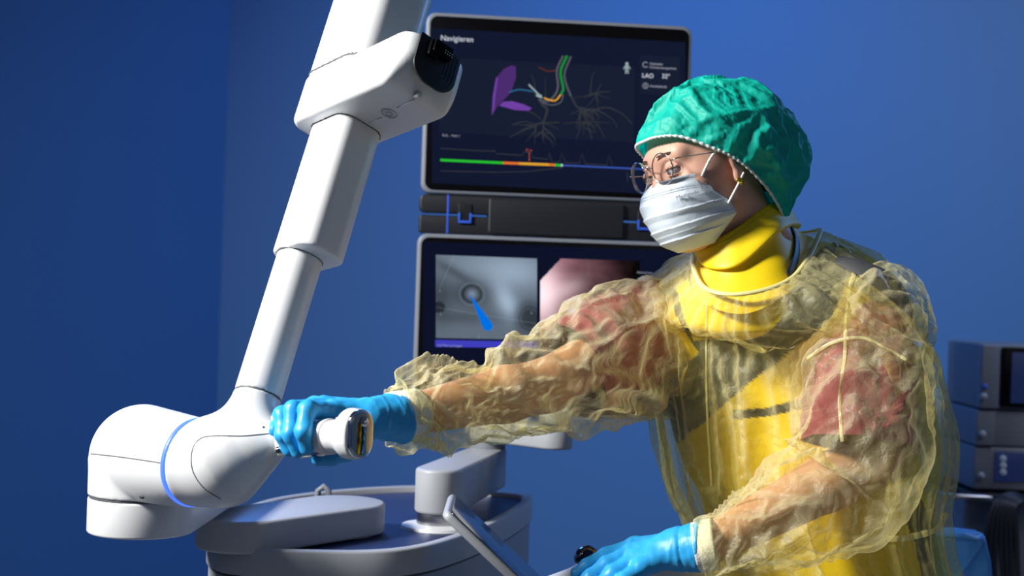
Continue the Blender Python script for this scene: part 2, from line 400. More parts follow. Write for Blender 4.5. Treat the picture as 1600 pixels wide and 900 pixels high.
# instrument head: long rounded box set across the arm
FH = F_(.074, -.004)
h0 = s3-.012; h1 = h0+.084
def f_head(p):
    d = s_slab(p, FH, .140, .058, .028, h0, h1, .010); q = p-FH[0]; u = q@eu; w = q@ra
    d = smax(d, (u-.112)*.80-(w-h0)*.60, .012)                  # chin of the end cap slopes away
    return d
hb = A0+ra*(s3+.03)
build('instrument_head', nets(f_head, hb-np.array([.16, .2, .14]), hb+np.array([.24, .16, .16]), .003), M['white'], arm)
FC = F_(.014, -.008)
build('upper_column', nets(lambda p: s_slab(p, FC, .075, .056, .034, h1-.01, 1.15, .004), A0+ra*h1-np.array([.15, .15, .1]), A0+ra*1.15+np.array([.2, .2, .1]), .0045), M['white'], arm)
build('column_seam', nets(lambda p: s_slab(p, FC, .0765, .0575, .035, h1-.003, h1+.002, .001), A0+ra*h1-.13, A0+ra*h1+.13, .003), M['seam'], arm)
def Hp(u, v, w): return A0+eu*(.074+u)+ev*(v-.004)+ra*w
# end cap panel, connector, latch and button
fe = frame(Hp(.1405, 0, (h0+h1)/2+.004), ev, ra, eu)
upan = [(-.038, .038), (-.038, -.006)]+[(-.006+.032*math.cos(t)-.0, -.006+.026*math.sin(t)) for t in np.linspace(math.pi, 1.5*math.pi, 8)[1:]]+[(.010+.028*math.cos(t), -.006+.026*math.sin(t)) for t in np.linspace(1.5*math.pi, 2*math.pi, 8)]+[(.038, .038)]
pc = build('end_panel', prism(upan, -.003, .0008, .0008, fe), M['black'], arm, auto=40)
build('ridge', join(*[tube(apply(fe, np.c_[inset(upan, .006*i), np.full(len(upan), .0010)]), .0005, 6, True) for i in range(1, 5)]), M['hinge'], pc)
fcn = frame(Hp(.140, -.002, h1-.014), ev, ra, eu)
cn = build('connector', join(prism(rrect(.034, .020, .003), 0, .014, .0015, fcn), prism(rrect(.018, .026, .003, 4, (-.012, -.004)), 0, .010, .0015, fcn)), M['blackgloss'], arm, auto=40)
build('pin', join(*[prism(circle(.0009, 8, (.002+.004*i, -.004+.004*j)), .014, .0148, 0, fcn) for i in range(4) for j in range(2)]), mat('brass_pin', (.7, .62, .35), .3, 1), cn)
fl = frame(Hp(.105, -.040, h1), eu, ev, ra)
build('latch', prism(rrect(.030, .014, .006), -.004, .007, .003, fl), M['chrome'], arm, auto=40)
fb = frame(Hp(.045, .004, h0), eu, ev, -ra)
bt = build('round_button', lathe([(.013, -.002), (.013, .0008), (.0115, .0015), (.0100, .0006), (.0085, .0015), (.002, .0015)], fb, 40), M['white2'], arm)
build('button_mark', join(tube(apply(fb, [(x, y, .0018) for x, y in circle(.0052, 24)]), .0008, 6, True), tube(apply(fb, [(x, y, .0012) for x, y in circle(.0112, 30)]), .0006, 6, True)), M['knob'], bt)
gl = [Hp(-.01, .006, h0-.0002), Hp(.025, .006, h0-.0002)]; gl2 = [Hp(.068, .000, h0-.0002), Hp(.115, -.002, h0-.0002)]
build('groove', tube(gl, .0009, 6), M['white2'], arm); build('groove', tube(gl2, .0009, 6), M['white2'], arm)
build('shadow_gap_ring', nets(lambda p: s_slab(p, FS, .0525, .0425, .026, h0-.0012, h0+.01, .0005), Hp(-.074, 0, h0)-.08, Hp(-.074, 0, h0)+.08, .003), M['seam'], arm)  # dark ring stands for the shadow gap where the sleeve enters the head
build('shadow_gap_ring', nets(lambda p: s_slab(p, F_(-.004, -.004), .0342, .0342, .031, s1+.0028, s1+.01, .0005), A0+ra*s1-.06, A0+ra*s1+.06, .0025), M['seam'], arm)  # same shadow gap, painted dark where the tube enters the sleeve
build('foot_pad', lathe([(.006, -.004), (.006, .004), (.002, .005)], frame(Hp(.118, -.002, h0+.004), eu, ev, -ra), 20), M['white2'], arm)
build('rim_line', tube([Hp(-.1375, -.030, h0+.04), Hp(-.1380, .0, h0+.04)], .0006, 6), M['seam'], arm)
# seams on housing / elbow
def on_surf(f, o, d, tmax=.4):
    t = 0.
    for _ in range(120):
        v = float(f((o+d*t)[None])[0]); t += v*.8
        if abs(v) < 1e-4: return o+d*t
        if t > tmax+3: return None
    return o+d*t
def ray_pts(f, pix, n=40, lift=.0002):
    out = []
    for q in catmull(np.array(pix, float), n):
        d = P(q[0], q[1], 1.)-np.array([0, 0, CAMZ]); dn = nrm(d); o = np.array([0, 0, CAMZ])+dn*1.5
        r = on_surf(f, o, dn)
        if r is not None: out.append(r-dn*lift)
    return out
build('housing_seam', tube(ray_pts(f_house, [(142, 709), (180, 713), (230, 720), (268, 726)]), .0007, 6), M['seam'], arm)
build('elbow_seam', tube(ray_pts(f_elbow, [(345, 780), (318, 762), (301, 735), (300, 705), (312, 686), (335, 681), (380, 681), (425, 677)], 60), .0007, 6), M['seam'], arm)
build('sensor_dot', tube(ray_pts(f_elbow, [(411, 667), (412, 667.5)], 4), .0014, 8), M['black'], arm); build('sensor_dot', tube(ray_pts(f_house, [(220, 777), (224, 777)], 4), .0022, 8), M['black'], arm)
# handle held by the hand
hx = np.cross((0, 0, 1), hd); hx = nrm(hx); hz = np.cross(hd, hx)
def fr_h(t): return frame(HA+hd*t, hx, hz, hd)
Lh = np.linalg.norm(HB-HA)
handle = build('handle', lathe([(.0185, -.035), (.0195, -.02), (.0205, 0), (.0205, .055), (.0215, Lh-.075), (.0235, Lh-.070), (.0235, Lh-.058), (.0215, Lh-.056)], fr_h(0), 48), M['white'], arm, auto=50)
FE = frame(HB, nrm((.80, -.6, .02)), (0, 0, 1), (0, 0, 1))
en = nrm((.74, -.67, .03)); ex = nrm(np.cross((0.05, 0, 1), en)); ey = np.cross(en, ex)
FE = frame(HB, ex, ey, en)
def f_end(p):
    a = s_cone(p, HA+hd*(Lh-.066), HA+hd*(Lh-.018), .0205, .0225); b = s_slab(p, FE, .0205, .0305, .0195, -.020, -.001, .003)
    d = smin(a, b, .022); return smax(d, (p-HB)@en+.001, .002)
build('handle_end', nets(f_end, HB-.11, HB+.06, .0018), M['white'], arm)
build('recess', prism(rrect(.004, .040, .0018), -.001, .0012, .0005, frame(HB-en*.022-ex*.0203, en, ey, -ex)), M['white2'], arm)
build('chrome_rim', prism(rrect(.0415, .0615, .0195, 8), -.006, .002, .0015, FE), M['chrome'], arm, auto=40)
build('chrome_plate', prism(rrect(.0355, .055, .0165, 8), .002, .0032, .0006, FE), mat('mirror_plate', (.62, .50, .34), .22, 1), arm, auto=40)  # brown tint stands for the person mirrored in the chrome
build('plate_slot', join(prism(rrect(.0125, .044, .003, 4, (0, -.004)), .0028, .0040, .0004, FE)), M['blackgloss'], arm)
build('plate_reflection', tube(apply(FE, [(-.0048, -.025, .0045), (-.0048, .014, .0045)]), .0020, 10), mat('gold_reflection', (.75, .50, .05), .25, 1), arm)  # yellow stripe reflected in the chrome, put in as a coloured bar
build('plate_reflection', tube(apply(FE, [(.0015, -.025, .0045), (.0015, .008, .0045)]), .0024, 10), mat('blue_reflection', (.12, .40, .80), .2, 1), arm)  # blue stripe of the same reflection, also a coloured bar
build('plate_ball', lathe([(.001, -.006), (.0055, -.004), (.0072, 0), (.0055, .004), (.001, .0068)], frame(apply(FE, [(.001, .015, .004)])[0], ex, ey, en), 24), M['chrome'], arm)
build('trigger', join(tube([P(437, 704, 1.885), P(470, 711, 1.87), P(505, 707, 1.84)], .0045, 10), lathe([(.002, -.01), (.0065, -.008), (.0065, .008), (.002, .01)], frame(P(438, 704, 1.88), (1, 0, 0), (0, 0, 1), (0, -1, 0)), 16)), M['chrome'], arm)

# ------------------------------------------------------------ cart with its links
zt = .925
def cp(px, py): return at_z(px, py, zt)[:2]
outl = [cp(345, 852), cp(520, 862), cp(645, 856), cp(735, 832), cp(800, 802), cp(832, 777), cp(800, 768), cp(640, 758), cp(440, 775), cp(338, 815)]
outl = np.array(outl); ol = np.concatenate([outl[-2:], outl, outl[:2]])
sp = catmull(ol, 241)[0:]; k_ = len(ol)-1; sp = sp[int(240*2/k_):int(240*(len(outl)+2)/k_)]
area_ = .5*np.sum(sp[:, 0]*np.roll(sp[:, 1], -1)-np.roll(sp[:, 0], -1)*sp[:, 1])
if area_ < 0: sp = sp[::-1]
cc_ = sp.mean(0)
cart = thing('equipment_cart', (cc_[0], cc_[1], 0), 'grey rounded medical cart with a dark recessed top under the robot arm and screens', 'medical cart')
build('cart_body', prism(inset(sp, .004), .12, zt-.045, .004), M['cart'], cart, auto=40)
def rimring(p0, d, z0, z1):
    a = inset(p0, 0); b = inset(p0, d); n = len(a)
    rings = [np.c_[a, np.full(n, z0)], np.c_[a, np.full(n, z1-.004)], np.c_[inset(p0, .0015), np.full(n, z1-.001)], np.c_[inset(p0, .004), np.full(n, z1)], np.c_[inset(p0, d-.003), np.full(n, z1)], np.c_[b, np.full(n, z1-.003)], np.c_[b, np.full(n, z1-.02)]]
    return np.concatenate(rings), grid_faces(len(rings), n, True)
build('cart_rim', rimring(sp, .020, zt-.043, zt), M['grey'], cart, auto=50)
build('tray_top', prism(inset(sp, .0195), zt-.03, zt-.012, .001), M['tray'], cart, auto=40)
build('groove_line', rimring(inset(sp, .0025), .004, zt-.047, zt-.042), M['seam'], cart)
for i_, (sx, sy) in enumerate(((-.2, -.2), (.18, -.2), (-.2, .25), (.18, .25))):
    c = cc_+np.array([sx, sy]); cs_ = build('caster', prism(circle(.02, 20, c), .06, .13, .002), M['steel'], cart)
    build('wheel', lathe([(.02, -.012), (.058, -.012), (.06, -.008), (.06, .008), (.058, .012), (.02, .012)], frame((c[0], c[1], .061), (0, 1, 0), (0, 0, 1), (1, 0, 0)), 28), M['black'], cs_)
build('cart_foot_base', prism(inset(sp, .05), .10, .13, .01), M['cart'], cart, auto=40)
# second arm link (carries the white one)
zl1 = zbot-.010; zl0 = zl1-.052
LA_ = at_z(352, 806, zl1); LB_ = at_z(530, 786, zl1)
lk = build('arm_link', prism(stadium(LA_[:2]+np.array([.025, .02]), LB_[:2]+np.array([0.0, .02]), .075, .078), zl0, zl1, .006), M['grey'], arm, auto=40)
build('arm_pivot', prism(circle(.062, 40, LB_[:2]+np.array([.0, .02])), zt-.02, zl0, .002), M['white2'], arm, auto=40)
# post and link that carry the screens
PC = at_z(683, 824, zt-.012)
post = thing('screen_support', (PC[0], PC[1], zt-.012), 'grey jointed support arm on a steel post rising from the cart top', 'support arm')
build('post_collar', lathe([(.0005, 0), (.066, 0), (.064, .005), (.05, .008), (.0005, .008)], frame(PC, (1, 0, 0), (0, 1, 0), (0, 0, 1)), 48), M['white2'], post, auto=40)
build('steel_post', prism(circle(.038, 40, PC[:2]), zt-.006, zt+.018, .001), M['steel'], post, auto=40)
zc0, zc1 = zt+.016, zt+.096
QC = np.array([P(762, 712, 2.92)[0], 2.92])
build('lower_link', prism(stadium(PC[:2], QC, .042, .038), zc0, zc1, .006), M['grey'], post, auto=40)
build('link_joint', prism(circle(.036, 40, QC), zc1-.002, zc1+.018, .001), M['bezel'], post, auto=40)
RCx = np.array([P(866, 700, 2.80)[0], 2.80])
build('upper_link', prism(stadium(QC, RCx, .038, .036), zc1+.016, zc1+.062, .006), M['grey'], post, auto=40)
BCx = np.array([P(866, 600, 3.19)[0], 3.19])
build('top_link', prism(stadium(RCx, BCx, .032, .032), zc1+.064, zc1+.095, .006), M['grey'], post, auto=40)
build('rear_column', prism(circle(.03, 32, BCx), zc1+.09, 1.70, .003), M['grey'], post, auto=40)
hk = at_z(505, 775, zt+.02)
build('cart_hook', tube([hk+np.array([-.012, 0, -.03]), hk+np.array([-.01, 0, .01]), hk+np.array([0, 0, .018]), hk+np.array([.01, 0, .01]), hk+np.array([.012, 0, -.03])], .006, 10), M['bezel'], cart)

# ------------------------------------------------------------ the two screens
yaw = math.radians(7); mr = np.array([math.cos(yaw), math.sin(yaw), 0]); mu = np.array([0, 0, 1.]); mn = np.array([math.sin(yaw), -math.cos(yaw), 0])
WS, HS = .575, .383
def mon(name, px, py, D, label):
    tl = P(px, py, D); O = tl+mr*WS/2-mu*HS/2
    t = thing(name, O-mu*HS/2-mn*.03, label, 'monitor')
    fr = frame(O, mr, mu, mn)
    build('casing', prism(rrect(WS, HS, .022, 8), -.030, 0, .006, fr), M['bezel'], t, auto=40)
    build('back_cover', prism(rrect(WS-.12, HS-.1, .03, 8), -.055, -.028, .01, fr), M['hinge'], t, auto=40)
    s = build('screen', prism(rrect(WS-.016, HS-.016, .017, 8), -.002, .0012, .0006, fr), M['blackgloss'], t, auto=40)
    return t, s, fr
mon1, scr1, f1 = mon('monitor', 667, 18, 3.0, 'upper medical monitor showing a purple shape and airway tree with a coloured bar')
mon2, scr2, f2 = mon('monitor', 653, 364, 3.0, 'lower medical monitor showing grey and pink endoscope pictures, partly hidden by the sleeve')
def on_screen(fr, px, py, z=.0016):
    d = P(px, py, 1.)-np.array([0, 0, CAMZ]); o = np.array([0, 0, CAMZ]); n = fr[3]; t = ((fr[0]+n*z-o)@n)/(d@n); q = o+d*t-fr[0]
    return np.array([q@fr[1], q@fr[2], z])
def E(name, c, s=1.): return mat(name, (0, 0, 0), .3, emit=c, estr=s)
EM = dict(navy=E('screen_navy', (.006, .009, .028)), white=E('screen_white', (.55, .58, .66)), dim=E('screen_dim_white', (.28, .30, .36)),
 green=E('screen_green', (.02, .50, .03)), orange=E('screen_orange', (.75, .16, .03)), amber=E('screen_amber', (.75, .36, .03)), blue=E('screen_blue_line', (.04, .09, .42)),
 purple=E('screen_purple', (.16, .05, .36)), purple2=E('screen_purple_dark', (.07, .025, .16)), red=E('screen_red', (.5, .09, .04)), line=E('screen_outline', (.030, .038, .055)), panel=E('screen_panel', (.009, .013, .032)), faint=E('screen_faint', (.035, .04, .05)),
 tree=E('screen_tree_grey', (.032, .037, .046)), tree2=E('screen_tree_light', (.085, .092, .11)), green2=E('screen_dim_green', (.01, .24, .04)), cyan=E('screen_cyan', (.02, .12, .25)), banner=E('screen_banner', (.05, .05, .50)), cone=E('screen_pointer_blue', (.0, .16, .75)), body=E('screen_figure', (.30, .38, .38)))
def quadpix(fr, pix, z): 
    v = [on_screen(fr, *q, z) for q in pix]; return apply(fr, v), [tuple(range(len(v)))]
def thick(fr, pix, z, dz=.0003):
    v = np.array([on_screen(fr, *q, z)[:2] for q in pix]); a = .5*np.sum(v[:, 0]*np.roll(v[:, 1], -1)-np.roll(v[:, 0], -1)*v[:, 1])
    if a < 0: v = v[::-1]
    return prism(v, z-dz, z, 0, fr)
def strip(fr, pix, w, z, n=None, wend=None):
    p = np.array([on_screen(fr, *q, z)[:2] for q in pix]); p = catmull(p, n) if n else p
    t = np.gradient(p, axis=0); t /= np.linalg.norm(t, axis=1)[:, None]+1e-12; nn = np.c_[-t[:, 1], t[:, 0]]
    s = 3.0/F; ww = np.linspace(w, w if wend is None else wend, len(p))[:, None]*s/2
    a = np.c_[p+nn*ww, np.full(len(p), z)]; b = np.c_[p-nn*ww, np.full(len(p), z)]
    V = np.concatenate([a, b]); n_ = len(p); return apply(fr, V), [(i, n_+i, n_+i+1, i+1) for i in range(n_-1)]
build('display_area', thick(f1, [(675, 44), (1071, 66), (1071, 306), (675, 286)], .0016), EM['navy'], mon1, False)
build('panel', join(thick(f1, [(688, 90), (686, 205), (990, 222), (992, 105)], .0019), thick(f1, [(1000, 86), (1062, 90), (1062, 150), (1000, 146)], .0019)), EM['panel'], scr1, False)
build('purple_shape', join(thick(f1, [(768, 180), (770, 150), (775, 122), (788, 107), (800, 102), (806, 104), (806, 122), (798, 145), (778, 165)], .0022)), EM['purple2'], scr1, False)
build('purple_shape', join(thick(f1, [(769, 180), (770, 150), (775, 122), (778, 120), (774, 150), (772, 172)], .0024), thick(f1, [(780, 165), (786, 159), (800, 158), (818, 163), (831, 169), (826, 173), (805, 172)], .0024)), EM['purple'], scr1, False)
build('airway_wall', join(strip(f1, [(880, 87), (870, 110), (872, 135), (866, 150), (855, 158), (842, 156)], 3.2, .0022, 20), strip(f1, [(892, 88), (882, 115), (886, 135), (892, 150)], 3.0, .0022, 16), strip(f1, [(880, 148), (876, 160), (862, 164), (846, 160)], 2, .0022, 10)), EM['tree2'], scr1, False)
trees = []
for pts, w in ([[(892, 150), (900, 165), (910, 175), (920, 200), (925, 218)], 3.5], [[(846, 162), (855, 172), (850, 190), (848, 218)], 5], [[(850, 190), (832, 198), (815, 205), (795, 215)], 3], [[(848, 205), (835, 215)], 3], [[(850, 200), (862, 210), (868, 220)], 3],
    [[(905, 168), (925, 172), (950, 168), (972, 178), (988, 194)], 3.2], [[(920, 150), (932, 145), (955, 143)], 3], [[(932, 145), (940, 130)], 2], [[(922, 150), (925, 120), (930, 112)], 2], [[(908, 172), (930, 190), (945, 215)], 2.4], [[(906, 175), (905, 200), (900, 218)], 2],
    [[(836, 150), (835, 130), (830, 115)], 2], [[(852, 155), (852, 120)], 1.5], [[(820, 170), (840, 182), (850, 192)], 2], [[(932, 172), (955, 185), (965, 200)], 2], [[(800, 195), (820, 190), (840, 196)], 2], [[(915, 200), (930, 208)], 2], [[(845, 162), (838, 145), (826, 132)], 2.5]):
    trees.append(strip(f1, pts, w, .0021, 14, w*.35))
for i in range(46):
    b = random.choice([(850, 192), (848, 208), (908, 172), (925, 172), (915, 190), (932, 146), (838, 198)]); a = random.uniform(-.3, 3.4); L = random.uniform(15, 38)
    trees.append(strip(f1, [b, (b[0]+math.cos(a)*L*.5+random.uniform(-4, 4), b[1]+math.sin(a)*L*.4), (b[0]+math.cos(a)*L, b[1]+math.sin(a)*L*.8)], 1.6, .0020, 8, .6))
build('airway_tree', join(*trees), EM['tree'], scr1, False)
build('guide_line', join(strip(f1, [(886, 87), (876, 112), (880, 138), (876, 148)], 4, .0026, 20)), EM['green2'], scr1, False)
build('guide_line', join(strip(f1, [(876, 148), (868, 157), (858, 156), (850, 153)], 2.4, .0026, 12)), EM['amber'], scr1, False)
build('guide_line', strip(f1, [(795, 144), (812, 140), (832, 143)], 2.2, .0026, 10), EM['cyan'], scr1, False)
build('guide_line', join(strip(f1, [(826, 132), (836, 142), (847, 153)], 2.5, .0027, 8), strip(f1, [(838, 148), (846, 151)], 5, .0027)), EM['body'], scr1, False)
build('guide_line', strip(f1, [(842, 105), (855, 111), (868, 110)], 2, .0026, 8), E('screen_rust', (.10, .025, .015)), scr1, False)
for nm, a, b, w in (('green', (688, 250), (786, 254.5), 4), ('orange', (786, 254.5), (811, 255.5), 4), ('amber', (811, 255.5), (858, 257.3), 4), ('orange', (858, 257.3), (867, 257.8), 4), ('green', (867, 257.8), (877, 258.2), 4), ('white', (876, 258.2), (879.5, 258.3), 4), ('blue', (879, 258.3), (1010, 264.5), 2.4)):
    build('status_bar', strip(f1, [a, b], w, .0024), EM[nm], scr1, False)
build('status_outline', join(*[strip(f1, q, 1.3, .0022) for q in ([(688, 232), (757, 236), (775, 236)], [(775, 239), (776, 240), (816, 243), (818, 238), (830, 238), (832, 246), (856, 249), (858, 240), (863, 254), (875, 252), (877, 240), (884, 254), (905, 255), (909, 240), (915, 256), (948, 258), (951, 242), (957, 258)], [(688, 267), (770, 269), (825, 268), (850, 265), (880, 262)], [(980, 268), (981, 284)])]), EM['faint'], scr1, False)
build('status_marker', strip(f1, [(827, 238), (827, 252)], 1.2, .0024), EM['red'], scr1, False)
def stext(fr, s, px, py, size, m, scr, bold=0.0, name='lettering', z=.0028):
    o = on_screen(fr, px, py, z); ff = frame(apply(fr, [o])[0], fr[1], fr[2], fr[3]); return text(s, ff, size*3.0/F*1.04, m, scr, name, bold=bold)
stext(f1, 'Navigieren', 688, 63, 11.5, EM['white'], scr1, .00012)
stext(f1, 'RUL - Path 1', 691, 213, 5.2, EM['dim'], scr1)
stext(f1, '32 m', 821, 236, 5, EM['red'], scr1)
stext(f1, 'Optimaler', 1015, 101, 5.0, EM['dim'], scr1, .0001)
stext(f1, 'Durchleuchtungswinkel', 1015, 106.5, 4.4, EM['dim'], scr1, .0001)
stext(f1, 'LAO', 1003, 121, 9.2, EM['white'], scr1, .0002)
stext(f1, '32°', 1034, 122, 9.2, EM['white'], scr1, .0002)
stext(f1, 'Antriebskraft', 1015, 136, 5.0, EM['dim'], scr1, .0001)
def icon_ring(px, py, r, a0=0, a1=2*math.pi, n=20, w=1.2):
    return strip(f1, [(px+r*math.cos(a0+(a1-a0)*i/n), py+r*math.sin(a0+(a1-a0)*i/n)) for i in range(n+1)], w, .0026)
build('icon', icon_ring(1008.5, 101, 4, .6, 5.6), EM['dim'], scr1, False)
build('icon', join(icon_ring(1008.5, 134, 4), strip(f1, [(1008.5, 131.5), (1008.5, 136.5)], 1.4, .0026)), EM['dim'], scr1, False)
build('figure_icon', join(thick(f1, [(979.6+2.6*math.cos(t), 99.5+2.6*math.sin(t)) for t in np.linspace(0, 6, 12)], .0026), strip(f1, [(979.5, 102), (979.3, 108)], 5, .0027, 4, 4), strip(f1, [(978, 108), (978, 115)], 2.4, .0027), strip(f1, [(981, 108), (981.5, 115)], 2, .0027), strip(f1, [(977, 103), (974.5, 108)], 1.8, .0027), strip(f1, [(982, 103), (984.5, 108)], 1.8, .0027)), EM['body'], scr1, False)
# lower screen pictures, painted per vertex (a screen gives off its own light)
build('display_area', thick(f2, [(662, 378), (1064, 392), (1060, 640), (661, 640)], .0016), E('screen_navy_low', (.004, .006, .022)), mon2, False)
def picture(name, fr, quad_, fn, z, nu=170, nv=140, mask=None):
    q = [np.array(on_screen(fr, *c, z)) for c in quad_]; u, v = np.meshgrid(np.linspace(0, 1, nu), np.linspace(0, 1, nv))
    p = ((1-u)*(1-v))[..., None]*q[0]+(u*(1-v))[..., None]*q[1]+(u*v)[..., None]*q[2]+((1-u)*v)[..., None]*q[3]
    col = fn(u.ravel(), v.ravel()); f_ = np.array(grid_faces(nv, nu))
    if mask is not None: k = mask(u.ravel(), v.ravel()); f_ = f_[k[f_].all(1)]
    return build(name, (apply(fr, p.reshape(-1, 3)), f_[:, ::-1]), M['pic'], scr2, False, cols=col)
M['pic'] = use_attr(mat('screen_picture', (0, 0, 0), .3, emit=(1, 1, 1), estr=1), emission=True)
def gs(u, v, cu, cv, su, sv, a=0):
    x = (u-cu)*math.cos(a)+(v-cv)*math.sin(a); y = -(u-cu)*math.sin(a)+(v-cv)*math.cos(a); return np.exp(-(x/su)**2-(y/sv)**2)
def pic1(u, v):
    L = .26+.20*gs(u, v, .55, .1, .5, .25)+.50*gs(u, v, .70, .55, .10, .22, -.4)+.25*gs(u, v, .8, .2, .3, .2)
    L *= 1-.72*gs(u, v, .34, .45, .20, .17); L *= 1-.35*gs(u, v, .25, .75, .35, .08)
    L *= 1-.55*gs(u, v, .04, .5, .12, .3); L *= 1-.5*gs(u, v, .18, .2, .25, .06, .6)
    r = np.hypot((u-.355)/.09, (v-.46)/.10); L += .35*np.exp(-(r/.55)**2)-.08*np.exp(-((r-1)/.15)**2)+.08*np.exp(-((r-1.35)/.12)**2)
    r = np.hypot((u-.93)/.15, (v-.74)/.20); L = L*(1-.75*np.exp(-np.maximum(r-.3, 0)**3/.5))+.05*np.exp(-((r-.6)/.05)**2)+.04*np.exp(-((r-.85)/.05)**2)
    r = np.hypot((u-.03)/.06, (v-.63)/.07); L = np.where(r < 1, .045, L)
    L = np.where(np.abs(v-(.63+.17*u)) < .004, L+.12, L); L = np.where((np.abs(u-(.18-.35*v)) < .004) & (v < .4), L+.10, L)
    L = np.clip(L*.62, .01, 1); return np.stack([L*.74, L*.95, L*1.22], -1)
picture('endoscope_picture', f2, [(681, 398), (839, 404), (839, 531), (681, 528)], pic1, .0020)
build('picture_banner', thick(f2, [(680, 531), (839, 534), (839, 544), (680, 542)], .0022), EM['banner'], scr2, False)
stext(f2, 'Auf Pfad verriegelt', 683, 541, 5.0, EM['dim'], scr2)
for s_, x_, y_ in (('A', 770, 411), ('S', 829, 491), ('J', 747, 528), ('L', 686, 456), ('· L', 684, 492)): stext(f2, s_, x_, y_, 6, EM['dim'], scr2, z=.0024)
build('pointer', thick(f2, [(733, 458)]+[(762+8*math.cos(t), 509+8*math.sin(t)) for t in np.linspace(-.45, 2.75, 16)], .0026), EM['cone'], scr2, False)
def pic2(u, v):
    n = noise(np.stack([u*3.2, v*3.2, u*0], -1)); n2 = noise(np.stack([u*9+n*2, v*9, u*0+5], -1))
    r = .42-.36*u+.10*n-.10*v*(u > .5); r = np.clip(r+.06*n2, .015, 1)
    hl = gs(u, v, .02, .45, .16, .35)*.75+gs(u, v, .28, .38, .18, .10, -.6)*.22; dk = 1-.9*gs(u, v, .55, .80, .16, .20, -.4)
    fade = np.clip(1.15-1.15*u, .02, 1)
    R_ = (r*.95*fade+hl)*dk; G_ = (r*.42*fade+hl*.93)*dk; B_ = (r*.52*fade+hl*.95)*dk
    return np.clip(np.stack([R_, G_, B_], -1), .002, 1)
picture('endoscope_picture', f2, [(844, 403), (1000, 408), (1000, 530), (844, 526)], pic2, .0020, 150, 120, mask=lambda u, v: (u > .20-.30*v/.42) & (u+v*.35 > .0))
stext(f2, 'Abstand zum', 995, 427, 4.6, EM['dim'], scr2); stext(f2, 'Ziel', 995, 438, 4.6, EM['dim'], scr2)
# hinge bars between the screens
O1 = f1[0]-mu*HS/2; O2 = f2[0]+mu*HS/2
brk = thing('screen_bracket', O2-mn*.03, 'dark hinge bracket joining the two stacked monitors', 'monitor bracket')
def bar(name, x0, x1, y0, y1, d0, d1, m, r=.006, b=.004, par=brk):
    fr = frame(O2, mr, mu, mn); return build(name, prism(rrect(x1-x0, y1-y0, r, 5, ((x0+x1)/2, (y0+y1)/2)), d0, d1, b, fr), m, par, auto=40)
gap = (O1-O2)@mu; dx = (O1-O2)@mr
bar('upper_bar', -WS/2+.002, WS/2-.004, gap/2+.002, gap-.001, -.030, -.004, M['hinge'], .012)
bar('lower_bar', -WS/2+.002, WS/2-.004, .001, gap/2-.003, -.030, -.004, M['hinge'], .006)
bar('hinge_cover', -WS/2+.148, -WS/2+.44, .004, gap-.005, -.04, .004, M['hinge'], .006)
bl_ = mat('blue_lit_latch', (.03, .08, .5), .4, emit=(.02, .08, .5), estr=.35)  # blue light falling on the latches, put into colour and a faint glow
for x in (-WS/2+.098, -WS/2+.485):
    lt = bar('latch_slot', x-.014, x+.014, gap/2-.012, gap/2+.024, -.01, -.001, M['black'], .003, .001)
    fr = frame(O2, mr, mu, mn); build('latch_clip', join(*[prism(q, -.002, .002, .0005, fr) for q in (rrect(.004, .020, .001, 3, (x-.012, gap/2-.006)), rrect(.004, .020, .001, 3, (x+.012, gap/2-.006)), rrect(.028, .005, .001, 3, (x, gap/2-.015)))]), bl_, brk)
bar('bar_groove', -WS/2+.060, -WS/2+.064, .001, gap-.001, -.02, -.0035, bl_, .001, .0005)

# ------------------------------------------------------------ console tablet in the foreground
T0 = P(830, 922, 2.18); T1 = P(703, 801, 2.18)
tu = nrm(T1-T0); tn_ = nrm(np.cross(tu, (0, 1, 0)))
if tn_[2] < 0: tn_ = -tn_
tw = np.cross(tn_, tu); tilt = nrm(np.array([.0, 1., .0])); tw = nrm(tilt-tilt@tu*tu); tn_ = np.cross(tu, tw)
if tn_[2] < 0: tn_ = -tn_
Lt = .21; TO = T1-tu*(Lt/2)+tw*.095
FT = frame(TO, tu, tw, tn_) if np.dot(np.cross(tu, tw), tn_) > 0 else frame(TO, tw, tu, tn_)
wx, wy = (Lt+.012, .19) if np.dot(np.cross(tu, tw), tn_) > 0 else (.19, Lt+.012)
tab = thing('touch_tablet', TO-tu*Lt/2, 'thin light grey touch panel tilted beside the control console', 'tablet')
build('shell', prism(rrect(wx, wy, .014, 6), -.014, 0, .005, FT), M['grey'], tab, auto=40)
build('glass', prism(rrect(wx-.014, wy-.014, .009, 6), -.001, .0012, .0006, FT), mat('tablet_glass', (.02, .03, .07), .15, coat=.5), tab, auto=40)
# console with its trackball under the left hand
CO = P(960, 905, 2.02)
cons = thing('control_console', CO-np.array([0, 0, .12]), 'white control console with a dark ball under the left hand', 'control console')
def f_cons(p):
    a = s_cone(p, P(850, 925, 2.10), P(930, 903, 2.05), .020, .026); b = s_cone(p, P(930, 903, 2.05), P(1010, 884, 2.09), .026, .036); c = s_cone(p, P(1010, 884, 2.07), P(1080, 905, 2.10), .034, .025)
    return smin(smin(a, b, .02), c, .02)
build('console_shell', nets(f_cons, P(960, 890, 2.0)-np.array([.16, .1, .09]), P(960, 890, 2.1)+np.array([.18, .12, .09]), .004), M['white2'], cons)
build('console_stem', prism(circle(.05, 32, P(975, 905, 2.08)[:2]), .30, P(975, 905, 2.05)[2], .004), M['white2'], cons)
build('console_foot', prism(circle(.16, 40, P(975, 905, 2.08)[:2]), 0, .05, .01), M['cart'], cons); build('console_column', prism(circle(.03, 24, P(975, 905, 2.08)[:2]), .045, .31, .003), M['steel'], cons)
